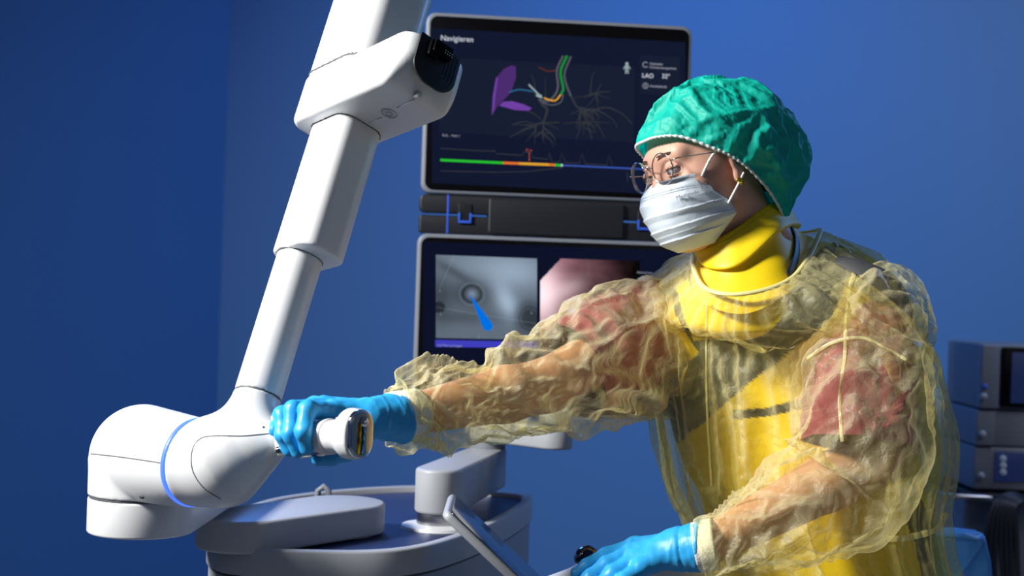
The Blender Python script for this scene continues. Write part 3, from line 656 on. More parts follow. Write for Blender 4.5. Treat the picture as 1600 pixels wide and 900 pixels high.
build('trackball', nets(lambda p: s_sphere(p, P(917, 872, 2.045), .0185), P(917, 872, 2.045)-.022, P(917, 872, 2.045)+.022, .0018), mat('dark_blue_ball', (.004, .006, .03), .08, coat=1), cons)

# ------------------------------------------------------------ equipment tower at the right
DT = 3.9; S = DT/F
def tz(py, px=1560): return P(px, py, DT)[2]
ty = math.radians(-6)
def tx(px, py=700): return P(px, py, DT)[0]
X0 = tx(1521); XR = X0+.46
rack = thing('equipment_trolley', ((X0+XR)/2, DT+.2, 0), 'tall grey device trolley with a metal side rail, standing by the wall at right', 'trolley')
z_t = tz(768)
build('trolley_column', box((X0-.01, DT+.03, .14), (XR, DT+.36, z_t-.022), .01), M['tower'], rack, auto=40)
build('trolley_shelf', box((X0-.015, DT-.03, z_t-.022), (XR+.02, DT+.38, z_t-.004), .004), M['hinge'], rack, auto=40)
build('side_rail', tube(catmull([(X0+.06, DT-.02, z_t-.016), (X0-.02, DT-.03, z_t-.014), (X0-.075, DT-.02, z_t-.012), (X0-.085, DT+.05, z_t-.012), (X0-.06, DT+.10, z_t-.014), (X0+.03, DT+.11, z_t-.016)], 30), .009, 12), M['steel'], rack)
for a_, b_ in ((0, 0), (1, 0), (0, 1), (1, 1)):
    c = np.array([X0+.06+a_*.32, DT+.08+b_*.22]); k = build('caster', prism(circle(.02, 16, c), .07, .15, .002), M['steel'], rack); build('wheel', lathe([(.02, -.012), (.058, -.012), (.06, -.008), (.06, .008), (.058, .012), (.02, .012)], frame((c[0], c[1], .061), (0, 1, 0), (0, 0, 1), (1, 0, 0)), 24), M['black'], k)
def device(name, y0, y1, xl, label, cat, dd=0.):
    z1 = tz(y0); z0 = tz(y1)
    t = thing(name, ((X0+XR)/2, DT+.17, z0), label, cat)
    return t, z0, z1
t3, a0, a1 = device('processor_unit', 699, 766, 1521, 'grey device box with three pale round buttons, lowest of the stack on the trolley', 'medical device')
build('housing', box((X0+.002, DT, a0), (XR, DT+.33, a1-.001), .006), M['tower'], t3, auto=40)
dp = build('display', box((tx(1555), DT-.004, a0+.025), (XR-.02, DT+.003, a1-.012), .002), M['towerdark'], t3)
for i in range(3):
    c = P(1567, 717+i*10.5, DT-.006); build('button', lathe([(.0005, -.003), (.010, -.003), (.010, .002), (.007, .004), (.0005, .004)], frame(c, (1.3, 0, 0), (0, 0, 1), (0, -1, 0)), 20), mat('pale_button', (.5, .55, .62), .4), dp)
build('dial', lathe([(.0005, -.002), (.010, -.002), (.009, .006), (.0005, .006)], frame(P(1533, 743, DT-.002), (1, 0, 0), (0, 0, 1), (0, -1, 0)), 20), M['knob'], t3)
t2, a0, a1 = device('light_source_unit', 641, 698, 1524, 'plain grey device box with one knob, middle of the stack on the trolley', 'medical device')
build('housing', box((X0+.006, DT+.005, a0), (XR, DT+.33, a1-.001), .006), M['tower'], t2, auto=40)
build('front_cheek', box((X0+.004, DT-.006, a0+.002), (tx(1552), DT+.02, a1-.003), .004), M['tower'], t2, auto=40)
build('dial', lathe([(.0005, -.002), (.010, -.002), (.009, .006), (.0005, .006)], frame(P(1535, 678, DT-.008), (1, 0, 0), (0, 0, 1), (0, -1, 0)), 20), M['knob'], t2)
t1, a0, a1 = device('display_unit', 537, 640, 1530, 'grey device with a large black screen, topmost of the stack on the trolley', 'medical device')
build('housing', box((X0+.012, DT+.005, a0), (XR, DT+.30, a1-.001), .008), M['tower'], t1, auto=40)
build('front_cheek', box((X0+.010, DT-.012, a0+.002), (tx(1556), DT+.02, a1-.003), .005), M['tower'], t1, auto=40)
build('screen', box((tx(1561), DT-.008, a0+.006), (XR-.01, DT+.01, a1-.010), .004), M['blackgloss'], t1, auto=40)
build('screen_picture', box((tx(1575), DT-.0095, a0+.02), (XR-.03, DT-.006, a1-.022), .001), M['towerdark'], t1)
build('dial', lathe([(.0005, -.002), (.010, -.002), (.009, .006), (.0005, .006)], frame(P(1537, 619, DT-.014), (1, 0, 0), (0, 0, 1), (0, -1, 0)), 20), M['knob'], t1)
build('dial', lathe([(.0005, -.002), (.008, -.002), (.007, .005), (.0005, .005)], frame(P(1539, 604, DT-.014), (1, 0, 0), (0, 0, 1), (0, -1, 0)), 20), mat('blue_knob', (.05, .12, .5), .4), t1)
for i in range(7):
    x0 = 1545+i*6; s = random.uniform(0, 1)
    pts = [P(1600+i*3, 778+i*3, DT-.05), P(1580+i*3, 772+i*2, DT-.09-.006*i), P(1556+i*5, 785+i*2, DT-.10-.006*i), P(1540+i*8, 840, DT-.09), P(1536+i*9+s*4, 905, DT-.07), P(1548+i*8, 980, DT-.07), P(1575+i*5, 1000, DT-.06), P(1600+i*5, 940, DT-.06)]
    build('cable', tube(catmull(pts, 60), .0075, 8), M['cable'], label='black cable in the bundle looped below the trolley shelf', cat='cable', group='black cables hanging in loops from the trolley')
# ------------------------------------------------------------ person
M['skin'] = use_attr(mat('skin', (.6, .36, .27), .48, bump=.12, bscale=260, sss=.12, spec=.35))
M['eye'] = use_attr(mat('eye', (.8, .8, .8), .08, coat=.6))
M['brow'] = mat('eyebrow_hair', (.10, .055, .035), .7)
M['hair'] = mat('dark_brown_hair', (.045, .025, .016), .55, bump=.4, bscale=120)
M['glove'] = mat('blue_nitrile', (.025, .37, .78), .43, bump=.14, bscale=110, spec=.5)
M['wire'] = mat('thin_gold_wire', (.62, .58, .50), .18, 1)
M['gold'] = mat('gold_earring', (.85, .60, .08), .25, 1)
M['apron'] = use_attr(mat('apron_fabric', (.8, .6, .02), .55, bump=.06, bscale=150))
M['collar'] = mat('yellow_collar_fabric', (.86, .62, .004), .5, bump=.06, bscale=220, vary=.05)
M['shirt'] = mat('dark_pink_scrub_cloth', (.27, .050, .085), .8, bump=.2, bscale=160, vary=.12)
M['stitch'] = mat('collar_stitching', (.30, .20, .0), .7)
M['cuff'] = mat('white_knit_cuff', (.78, .78, .76), .8, bump=.5, bscale=300)
def cloth(name, c, rough, tl, bumpd, sc, fib=500.):
    """thin non-woven sheet: part of the light passes through it as a glow"""
    m = mat(name, c, rough); nt = m.node_tree; b = nt.nodes['Principled BSDF']; out = [n for n in nt.nodes if n.type == 'OUTPUT_MATERIAL'][0]
    tr = nt.nodes.new('ShaderNodeBsdfTranslucent'); tr.inputs[0].default_value = (*c, 1); mx = nt.nodes.new('ShaderNodeMixShader'); mx.inputs[0].default_value = tl
    nt.links.new(b.outputs[0], mx.inputs[1]); nt.links.new(tr.outputs[0], mx.inputs[2]); nt.links.new(mx.outputs[0], out.inputs[0])
    tc = nt.nodes.new('ShaderNodeTexCoord'); n1 = nt.nodes.new('ShaderNodeTexNoise'); n1.inputs['Scale'].default_value = sc; n1.inputs['Detail'].default_value = 7; n1.inputs['Distortion'].default_value = 1.2
    n2 = nt.nodes.new('ShaderNodeTexNoise'); n2.inputs['Scale'].default_value = fib; n2.inputs['Detail'].default_value = 3
    ad = nt.nodes.new('ShaderNodeMath'); ad.operation = 'MULTIPLY_ADD'; ad.inputs[1].default_value = .25
    for n in (n1, n2): nt.links.new(tc.outputs['Object'], n.inputs['Vector'])
    nt.links.new(n2.outputs['Fac'], ad.inputs[0]); nt.links.new(n1.outputs['Fac'], ad.inputs[2])
    bp = nt.nodes.new('ShaderNodeBump'); bp.inputs['Distance'].default_value = bumpd; bp.inputs['Strength'].default_value = .6
    nt.links.new(ad.outputs[0], bp.inputs['Height']); nt.links.new(bp.outputs[0], b.inputs['Normal']); nt.links.new(bp.outputs[0], tr.inputs['Normal'])
    return m, mx, nt, tc, bp
M['cap'], *_ = cloth('green_cap_nonwoven', (.0, .56, .44), .55, .3, .0014, 60)
M['maskm'], *_ = cloth('pale_blue_mask_nonwoven', (.80, .90, .99), .6, .2, .0015, 45, 700)
def film(name, c, base, edge):
    """thin yellow gown film: see-through, denser where it turns away and along creases"""
    m, mx, nt, tc, bp = cloth(name, c, .19, .30, .004, 42)
    b = nt.nodes['Principled BSDF']; b.inputs['Specular IOR Level'].default_value = .75
    out = [n for n in nt.nodes if n.type == 'OUTPUT_MATERIAL'][0]
    tp = nt.nodes.new('ShaderNodeBsdfTransparent'); tp.inputs[0].default_value = (1, .975, .80, 1)
    lw = nt.nodes.new('ShaderNodeLayerWeight'); lw.inputs[0].default_value = .45; nt.links.new(bp.outputs[0], lw.inputs['Normal'])
    mr_ = nt.nodes.new('ShaderNodeMapRange'); mr_.inputs[3].default_value = base; mr_.inputs[4].default_value = edge; nt.links.new(lw.outputs['Facing'], mr_.inputs[0])
    nz = nt.nodes.new('ShaderNodeTexNoise'); nz.inputs['Scale'].default_value = 420; nz.inputs['Detail'].default_value = 6; nt.links.new(tc.outputs['Object'], nz.inputs['Vector'])
    ma = nt.nodes.new('ShaderNodeMath'); ma.operation = 'MULTIPLY_ADD'; ma.inputs[1].default_value = .15; nt.links.new(nz.outputs['Fac'], ma.inputs[0]); nt.links.new(mr_.outputs[0], ma.inputs[2])
    # crinkles: edges of warped cells
    wn = nt.nodes.new('ShaderNodeTexNoise'); wn.inputs['Scale'].default_value = 14; nt.links.new(tc.outputs['Object'], wn.inputs['Vector'])
    va = nt.nodes.new('ShaderNodeVectorMath'); va.operation = 'MULTIPLY_ADD'; va.inputs[1].default_value = (.06, .06, .06); nt.links.new(wn.outputs['Color'], va.inputs[0]); nt.links.new(tc.outputs['Object'], va.inputs[2])
    vo = nt.nodes.new('ShaderNodeTexVoronoi'); vo.feature = 'DISTANCE_TO_EDGE'; vo.inputs['Scale'].default_value = 34; nt.links.new(va.outputs[0], vo.inputs['Vector'])
    b2 = nt.nodes.new('ShaderNodeBump'); b2.inputs['Distance'].default_value = .012; b2.inputs['Strength'].default_value = .35; nt.links.new(vo.outputs['Distance'], b2.inputs['Height'])
    nt.links.new(b2.outputs[0], bp.inputs['Normal'])
    m2 = nt.nodes.new('ShaderNodeMixShader'); nt.links.new(ma.outputs[0], m2.inputs[0]); nt.links.new(tp.outputs[0], m2.inputs[1]); nt.links.new(mx.outputs[0], m2.inputs[2]); nt.links.new(m2.outputs[0], out.inputs[0])
    return m
M['gown'] = film('yellow_gown_film', (.92, .86, .46), .06, .62)
M['sleeve'] = film('yellow_sleeve_film', (.92, .86, .54), .07, .60)
M['gownseam'] = mat('gown_seam_film', (.80, .72, .30), .4)

person = thing('person', (P(1250, 700, 2.25)[0], 2.25, 0), 'person in yellow gown, green cap, mask, glasses and blue gloves gripping the robot arm handle', 'person')

# head frame: left, forward, up
ph, pt, rl = math.radians(62), math.radians(13), math.radians(9)
f0 = np.array([-math.sin(ph), -math.cos(ph), 0]); l0 = np.array([math.cos(ph), -math.sin(ph), 0]); z0 = np.array([0, 0, 1.])
hf = f0*math.cos(pt)-z0*math.sin(pt); hu0 = z0*math.cos(pt)+f0*math.sin(pt)
hl = l0*math.cos(rl)+hu0*math.sin(rl); hu = hu0*math.cos(rl)-l0*math.sin(rl)
EYE = np.array([.0315, .076, -.001])
HO = P(1053, 265, 2.095)-(hl*EYE[0]+hf*EYE[1]+hu*EYE[2])
def L2W(q): q = np.atleast_2d(np.asarray(q, float)); return HO+q[:, :1]*hl+q[:, 1:2]*hf+q[:, 2:3]*hu
def f_face(p):
    x = np.abs(p[:, 0]); q = np.stack([x, p[:, 1], p[:, 2]], -1)
    d = s_ell(q, (0, -.016, .034), (.074, .094, .086))
    d = smin(d, s_ell(q, (0, .020, -.028), (.061, .064, .088)), .03)
    d = smin(d, s_ell(q, (0, .052, -.098), (.030, .030, .020)), .03)
    d = smin(d, s_cone(q, (.046, -.005, -.060), (.018, .055, -.102), .016, .012), .03)
    d = smin(d, s_sphere(q, (.040, .052, -.030), .022), .025)
    d = smin(d, s_cone(q, (.0, .079, .019), (.040, .066, .022), .010, .010), .018)
    d = smax(d, -s_sphere(q, (.031, .100, -.003), .0155), .014)
    d = smin(d, s_cone(q, (0, .080, .004), (0, .097, -.032), .0065, .0090), .012)
    d = smin(d, s_sphere(q, (.010, .094, -.038), .0075), .008)
    d = smin(d, s_ell(q, (0, .083, -.066), (.024, .012, .010)), .012)
    e = EYE; lid = s_sphere(q, e, .0133); op = smax(q[:, 2]-(e[2]+.0015)+.10*(x-e[0])**0*0, (e[2]-.0060)-q[:, 2], .001)   # opening
    op = smax(op, np.abs(x-e[0])-.0125, .001); lid = smax(lid, -smax(op, .070-q[:, 1], .001), .0012)
    lid = smax(lid, -(s_sphere(q, e, .0112)), .0008)
    d = smin(d, lid, .004); d = smax(d, -s_sphere(q, e, .0110), .001)
    # ear
    ea = np.array([math.cos(.35), math.sin(.35)]); ex_ = (q[:, 0]-.074)*ea[0]+(q[:, 1]+.006)*(-ea[1]); ef = (q[:, 0]-.074)*ea[1]+(q[:, 1]+.006)*ea[0]
    qq = np.stack([ex_, ef, q[:, 2]+.008], -1)
    ear = s_ell(qq, (0, 0, .004), (.0065, .0165, .027)); ear = smin(ear, s_ell(qq, (-.001, .004, -.026), (.005, .009, .010)), .008)
    ear = smax(ear, -s_ell(qq, (.007, .003, .002), (.006, .009, .017)), .004); d = smin(d, ear, .005)
    d = smin(d, s_cone(p, (0, -.030, -.050), (.004, -.055, -.150), .050, .054), .03)
    return d
hv, hfc = nets(f_face, (-.10, -.13, -.20), (.10, .13, .14), .0021)
def skin_col(p):
    c = np.tile(np.array([.60, .345, .255]), (len(p), 1)); x = np.abs(p[:, 0])
    def mixc(w, t): nonlocal c; c = c*(1-w[:, None])+np.array(t)*w[:, None]
    mixc(.5*np.exp(-((x-.042)/.02)**2-((p[:, 2]+.03)/.02)**2), (.62, .27, .20)); mixc(.45*np.exp(-(x/.012)**2-((p[:, 2]+.03)/.02)**2)*(p[:, 1] > .07), (.64, .27, .21))
    mixc(.35*np.exp(-((x-.031)/.016)**2-((p[:, 2]+.002)/.011)**2)*(p[:, 1] > .06), (.40, .20, .16))
    mixc(.9*np.exp(-((p[:, 0]-.006)**2+(p[:, 2]-.043)**2)/.0015**2)*(p[:, 1] > .05), (.40, .08, .05))
    n = noise(p*60); return c*(1+.06*n)[:, None]
# arms and trunk under the clothes
RSh, REl, RWr = P(1045, 500, 2.33), P(855, 602, 2.13), P(622, 652, 1.955)
LSh, LEl, LWr = P(1352, 496, 2.19), P(1372, 712, 2.08), P(1100, 855, 1.995)
NK = L2W((.004, -.055, -.15))[0]; CH = P(1215, 540, 2.27); BE = P(1260, 760, 2.28); PE = P(1290, 960, 2.30)
def f_body(p):
    ax = np.array([nrm((.82, -.57, 0)), nrm((.57, .82, 0)), (0, 0, 1)])
    d = s_ell(p, CH, (.165, .095, .16), ax); d = smin(d, s_ell(p, BE, (.14, .095, .17), ax), .06); d = smin(d, s_ell(p, PE, (.155, .11, .13), ax), .06)
    d = smin(d, s_cone(p, NK+np.array([0, 0, .02]), (NK+CH)/2, .052, .06), .03)
    for sh, el, wr in ((RSh, REl, RWr), (LSh, LEl, LWr)):
        a = s_cone(p, sh, el, .052, .040); a = smin(a, s_cone(p, el, el+(wr-el)*.3, .040, .041), .01); a = smin(a, s_cone(p, el+(wr-el)*.3, wr, .041, .027), .01); d = smin(d, a, .035)
    return d
bv, bf = nets(f_body, (min(RWr[0], -.2)-.04, 1.88, .86), (LEl[0]+.12, 2.50, 1.48), .006)
body_v = np.concatenate([L2W(hv), bv]); body_f = [tuple(q) for q in hfc]+[tuple(q+len(hv)) for q in bf]
skc = np.concatenate([skin_col(hv), np.tile(np.array([.60, .33, .22]), (len(bv), 1))])
build('body', (body_v, body_f), M['skin'], person, cols=skc)
for s in (1, -1):
    e = EYE*np.array([s, 1, 1]); n = 40; th = np.linspace(0, math.pi, n); g = nrm((-.22*1, 1, -.42)); v = []
    gx = nrm(np.cross(g, (0, 0, 1))); gy = np.cross(gx, g)
    for t in th:
        for k in range(n): a = 2*math.pi*k/n; v.append(e+.0112*(math.cos(t)*g+math.sin(t)*(math.cos(a)*gx+math.sin(a)*gy)))
    v = np.array(v); t = np.repeat(th, n); c = np.tile(np.array([.62, .58, .56]), (len(v), 1)); c[t < .56] = (.05, .065, .075); c[t < .50] = (.13, .16, .18); c[t < .22] = (.003, .003, .003)
    build('eye', (L2W(v), grid_faces(n, n, True)), M['eye'], person, cols=c)
    # eyebrow of many short hairs
    hs = []
    for i in range(110):
        t_ = random.random(); x = .012+.034*t_; f_ = .0885-.010*t_**1.5-.013*max(0, t_-.5); u_ = .0205+.006*math.sin(t_*2.4)-.004*t_+random.uniform(-.0028, .0028)*(1-.5*t_)
        p0 = np.array([s*x, f_, u_]); dirv = nrm((s*.9, -.25-.4*t_, .35-.7*t_)); hs.append(tube(L2W([p0, p0+dirv*.003+np.array([0, .0008, 0]), p0+dirv*.006]), [.00032, .0003, .0001], 4))
    build('eyebrow', join(*hs), M['brow'], person)
    ls = []
    for i in range(26):
        a = -1.0+2.0*i/25; p0 = e+np.array([math.sin(a)*.0115, math.cos(a)*.0105, .0012]); ls.append(tube(L2W([p0, p0+np.array([math.sin(a)*.003, .0045, -.0022])]), [.00035, .0001], 4))
    build('eyelashes', join(*ls), M['hair'], person)
# hair showing at temple and nape
def f_hair(p):
    q = p.copy(); q[:, 0] = np.abs(q[:, 0]); d = s_ell(q, (0, -.020, .036), (.0775, .097, .088)); d = smin(d, s_cone(p, (-.03, -.085, -.03), (.03, -.085, -.03), .03, .03), .02)
    cut = (q[:, 1]-.050)*.9+(-(q[:, 2]-.03))*.55+0*q[:, 0]; d = smax(d, cut, .004)
    ea = s_ell(q, (.078, .002, -.018), (.02, .022, .034)); return smax(d, -ea, .003)
hrv, hrf = nets(f_hair, (-.10, -.14, -.10), (.10, .09, .14), .0035); build('hair', (L2W(hrv), hrf), M['hair'], person)

# cap
def crumple2(p):
    w = np.stack([noise(p*1.1+7), noise(p*1.1+31), noise(p*1.1+57)], -1)*.5; q = p+w
    return ridge(q)**2*.8+ridge(q*1.9+11)**2*.4-.45
rim = np.array([(0, .094, .052), (.030, .089, .051), (.056, .068, .042), (.0745, .036, .018), (.0830, .008, -.003), (.084, -.020, -.030), (.072, -.055, -.070), (.042, -.088, -.105), (0, -.106, -.118)])
rimf = np.concatenate([rim, rim[-2:0:-1]*np.array([-1, 1, 1])]); nc = 320
rl_ = catmull(np.concatenate([rimf[-2:], rimf, rimf[:3]]), (len(rimf)+4)*20+1)[40:40+len(rimf)*20]; rl_ = rl_[np.linspace(0, len(rl_)-1, nc, endpoint=False).astype(int)]
rl_ = (rl_+np.roll(rl_, 1, 0)+np.roll(rl_, -1, 0))/3
CC = np.array([0, -.026, .020]); er = np.array([.105, .134, .115]); ca_ = math.radians(22)
ea_ = np.array([[1, 0, 0], [0, math.cos(ca_), math.sin(ca_)], [0, -math.sin(ca_), math.cos(ca_)]])
EC = np.array([0, -.044, .016])
def ell_R(d):
    o = (CC-EC)@ea_.T/er; dd = d@ea_.T/er; a = (dd*dd).sum(-1); b = 2*(o*dd).sum(-1); c = (o*o).sum()-1; return (-b+np.sqrt(b*b-4*a*c))/(2*a)
nrw = 56; pole = nrm((.0, -.35, 1)); nc = 128
rlc = rl_[np.linspace(0, len(rl_)-1, nc, endpoint=False).astype(int)]; rd = rlc-CC; rR = np.linalg.norm(rd, axis=1); rd = rd/rR[:, None]; om = np.arccos(np.clip(rd@pole, -1, 1))
V = []; ang = np.arange(len(rl_))/len(rl_)*2*math.pi; an_c = np.arange(nc)/nc*2*math.pi
for r in range(nrw):
    v_ = (r/(nrw-1))*.985; d = (np.sin((1-v_)*om)/np.sin(om))[:, None]*rd+(np.sin(v_*om)/np.sin(om))[:, None]*pole
    d /= np.linalg.norm(d, axis=1)[:, None]; k = min(1, v_*5.0); k = k*k*(3-2*k); R_ = rR*(1-k)+ell_R(d)*k
    g = np.stack([np.cos(an_c)*3.2, np.sin(an_c)*3.2, np.full(nc, v_*1.1)], -1)
    R_ = R_+.0022*(ridge(g)-.6)*math.exp(-v_*3)*min(1, v_*14)+.0120*crumple2((CC+d*R_[:, None])@np.array([[1, .3, 0], [-.3, .8, .5], [0, -.5, .8]])*8.5+2)*min(1, v_*6)
    V.append(CC+d*R_[:, None])
V = np.concatenate(V); rowt = np.repeat(np.linspace(0, 1, nrw), nc)
V = buckle(V, nrw, nc, .02+0*rowt, .025+0*rowt, 160, lo=-.003, hi=.006, kb=.8, seed=5., frq=13., jit=.006)
V, nr2, nc2 = up2(V, nrw, nc); V = buckle(V, nr2, nc2, .012, .010, 14, lo=-.002, hi=.002, kb=.5, seed=9., frq=40., jit=.0008, att=.1)
V, nr2, nc2 = up2(V, nr2, nc2); capf = grid_faces(nr2, nc2, True)+[tuple(range((nr2-1)*nc2, nr2*nc2))]
cap = build('surgical_cap', (L2W(V), capf), M['cap'], person, label='crinkled green surgical cap')
rr_ = rl_+nrm((0, 0, 0.0001))*0; wob = .0008*np.sin(ang*90)
build('elastic_band', tube(L2W(rl_*1.004+np.array([0, .001, 0])*0), .0023+.0006*np.sin(ang*70), 6, True), mat('cap_elastic', (.62, .74, .72), .8, bump=.5, bscale=300), cap)

# mask: sheet in head coordinates with three pleats
nu_, nv_ = 150, 130; Vm = []
def mask_pt(s, t):
    """s -1..1 across (her right to left), t 0 top .. 1 bottom"""
    a = abs(s)
    u = -.012-.0095*(1-a**1.6)*0-.108*t; top = -.016+.012*(1-a*a)*.4
    cf = np.interp(t, [0, .12, .25, .40, .55, .7, .85, 1.0], [.093, .109, .116, .114, .110, .104, .093, .074])     # forward profile at the middle
    cu = np.interp(t, [0, .12, .25, .40, .55, .7, .85, 1.0], [-.013, -.027, -.043, -.060, -.078, -.095, -.110, -.121])
    sl = np.interp(t, [0, .3, .45, .7, 1.0], [.061, .067, .069, .066, .035]); sf = np.interp(t, [0, .3, .5, .7, 1.0], [.050, .040, .018, .010, .040]); su = np.interp(t, [0, .3, .45, .7, 1.0], [-.016, -.046, -.062, -.085, -.120])
    w = a**1.9; x = math.copysign(1, s)*sl*math.sin(min(1, a)*math.pi/2)**.88; y = cf*(1-w)+sf*w; z = cu*(1-w)+su*w
    return np.array([x, y, z])
for j in range(nv_):
    t = j/(nv_-1)
    for i in range(nu_):
        s = -1+2*i/(nu_-1); p = mask_pt(s, t); a = abs(s)
        pl = 0
        for tc_ in (.40, .59, .76):
            x = (t-tc_-.03*a)/.085; pl += .0028*((1-x) if 0 <= x < 1 else 0)*(1 if x > 0 else 0)*(1-.45*a)
        o = nrm((p[0]*8, .55, -.1-.5*t)); sag = noise(np.array([[s*1.6+3, t*3.2, .3]]))[0]*.0022*math.sin(math.pi*t)
        p = p+o*(pl*min(1, (1-a)*8)+sag); Vm.append(p)
Vm = np.array(Vm); mask = build('face_mask', (L2W(Vm), grid_faces(nv_, nu_)), M['maskm'], person, label='pale blue pleated face mask')
md = mask.modifiers.new('thickness', 'SOLIDIFY'); md.thickness = .0008; md.offset = 1
lo_, hi_ = L2W(mask_pt(1, .03))[0], L2W(mask_pt(1, .50))[0]
earT = L2W((.079, .008, .022))[0]; earB = L2W((.079, .002, -.036))[0]
build('ear_loop', tube(catmull([L2W(mask_pt(.94, .06)+np.array([.002, 0, 0]))[0], L2W((.072, .030, .006))[0], L2W((.083, -.002, .024))[0]], 20), .0021, 8), M['cuff'], mask)
build('ear_loop', tube(catmull([L2W(mask_pt(.96, .52)+np.array([.002, 0, 0]))[0], L2W((.078, .004, -.045))[0], L2W((.082, -.008, -.030))[0]], 20), .0019, 8), M['cuff'], mask)
# embossed weld dots and seams
M['emboss'] = mat('mask_weld_dots', (.30, .36, .42), .7)
dots = []
def mdot(s, t, r=.0009):
    k = int(round((s+1)/2*(nu_-1))); j = int(round(t*(nv_-1))); k = min(max(k, 1), nu_-2); j = min(max(j, 1), nv_-2); g = Vm.reshape(nv_, nu_, 3); p = g[j, k]; n = nrm(np.cross(g[j, k+1]-g[j, k-1], g[j-1, k]-g[j+1, k])); n = n if n@np.array([p[0]*5, 1, 0]) > 0 else -n
    a = nrm(np.cross(n, (0, 0, 1))); b = np.cross(n, a); q = p+n*.0010; dots.append((np.array([q+a*r+b*r*.6, q-a*r+b*r*.6, q-a*r-b*r*.6, q+a*r-b*r*.6]), [(0, 1, 2, 3)]))
for i in range(75):
    s = -.9+1.84*i/74; mdot(s, .145); mdot(s, .175)
    if i > 36: mdot(s, .035)
for j in range(26):
    for s in (.86, .89, .92, .95): mdot(s, .10+.36*j/25)
W_ = [(L2W(a), b) for a, b in dots]; build('weld_dots', join(*W_), M['emboss'], mask, False)
g = Vm.reshape(nv_, nu_, 3); j0, k0 = int(.30*(nv_-1)), int((.50+1)/2*(nu_-1)); q0 = L2W(g[j0, k0])[0]; tx_ = nrm(L2W(g[j0, k0+14])[0]-q0); up_ = nrm(L2W(g[j0-8, k0])[0]-q0); nz_ = np.cross(tx_, up_); up_ = np.cross(nz_, tx_)
text('Medistade', frame(q0+nz_*.0042, tx_, up_, nz_), .0082, mat('print_grey', (.12, .12, .15), .7), mask)
bl0 = (g[int(.07*(nv_-1)), int(.80*(nu_-1))]); nb = []

# glasses
gl_ = build('glasses_frame', join(*[tube(L2W([(s*.0335+.0232*math.cos(a), .1000-.005*abs(s*.0335+.0232*math.cos(a))/.05, +.003+.0232*math.sin(a)) for a in np.linspace(0, 2*math.pi, 49)[:-1]]), .00085, 8, True) for s in (1, -1)],
    tube(catmull(L2W([(-.0110, .1000, .009), (-.004, .1040, .013), (.004, .1040, .013), (.0110, .1000, .009)]), 14), .0009, 8),
    *[tube(catmull(L2W([(s*.0565, .095, .010), (s*.066, .089, .011), (s*.0745, .060, .009), (s*.0785, .02, .007), (s*.079, -.004, .004)]), 24), .0010, 8) for s in (1, -1)],
    *[tube(catmull(L2W([(s*.0115, .1025, -.008), (s*.0095, .094, -.010), (s*.0105, .090, -.012)]), 8), .0006, 6) for s in (1, -1)]), M['wire'], person, label='thin round wire glasses')
def lens_mat():
    m = mat('clear_lens', (1, 1, 1), .02); nt = m.node_tree; out = [n for n in nt.nodes if n.type == 'OUTPUT_MATERIAL'][0]
    tp = nt.nodes.new('ShaderNodeBsdfTransparent'); gs_ = nt.nodes.new('ShaderNodeBsdfGlossy'); gs_.inputs['Roughness'].default_value = .02; fr = nt.nodes.new('ShaderNodeFresnel'); fr.inputs[0].default_value = 1.45
    mx = nt.nodes.new('ShaderNodeMixShader'); nt.links.new(fr.outputs[0], mx.inputs[0]); nt.links.new(tp.outputs[0], mx.inputs[1]); nt.links.new(gs_.outputs[0], mx.inputs[2]); nt.links.new(mx.outputs[0], out.inputs[0]); return m
M['lens'] = lens_mat(); M['lensedge'] = mat('lens_edge', (.62, .66, .70), .15, trans=.5)
for s in (1, -1):
    c0 = np.array([s*.0335, .1000, .001]); n = 40; v = [c0+np.array([0, .0015, 0])]
    ring1 = []
    for a in np.linspace(0, 2*math.pi, n, endpoint=False): xx = s*.0335+.0228*math.cos(a); ring1.append((xx, .1000-.005*abs(xx)/.05, +.003+.0228*math.sin(a)))
    v = np.array(v+ring1); build('lens', (L2W(v), [(0, 1+i, 1+(i+1) % n) for i in range(n)]), M['lens'], gl_)
    r1 = np.array(ring1); r2 = r1+np.array([s*-.0002, -.0050 if s < 0 else -.0016, 0]); build('lens_rim', (L2W(np.concatenate([r1, r2])), [(i, (i+1) % n, n+(i+1) % n, n+i) for i in range(n)]), M['lensedge'], gl_)
    build('nose_pad', nets(lambda p: s_ell(p, (s*.0100, .0895, -.013), (.0018, .0030, .0055)), (s*.01-.005, .083, -.021), (s*.01+.005, .096, -.005), .0012), M['lensedge'], gl_) if False else None
ec = L2W((.0795, -.000, -.0405))[0]
ev_, ef_ = nets(lambda p: np.minimum(np.minimum(s_sphere(p, ec, .0048), s_sphere(p, ec+hf*.0045+hu*.0015, .0028)), np.minimum(s_sphere(p, ec-hf*.0042-hu*.001, .0028), s_sphere(p, ec-hu*.0045, .0026))), ec-.011, ec+.011, .0009)
build('earring', (ev_, ef_), M['gold'], person, label='small yellow flower earring')
build('ear_stud', nets(lambda p: s_sphere(p, L2W((.0795, -.007, -.032))[0], .0016), L2W((.0795, -.007, -.032))[0]-.004, L2W((.0795, -.007, -.032))[0]+.004, .0007), M['wire'], person)

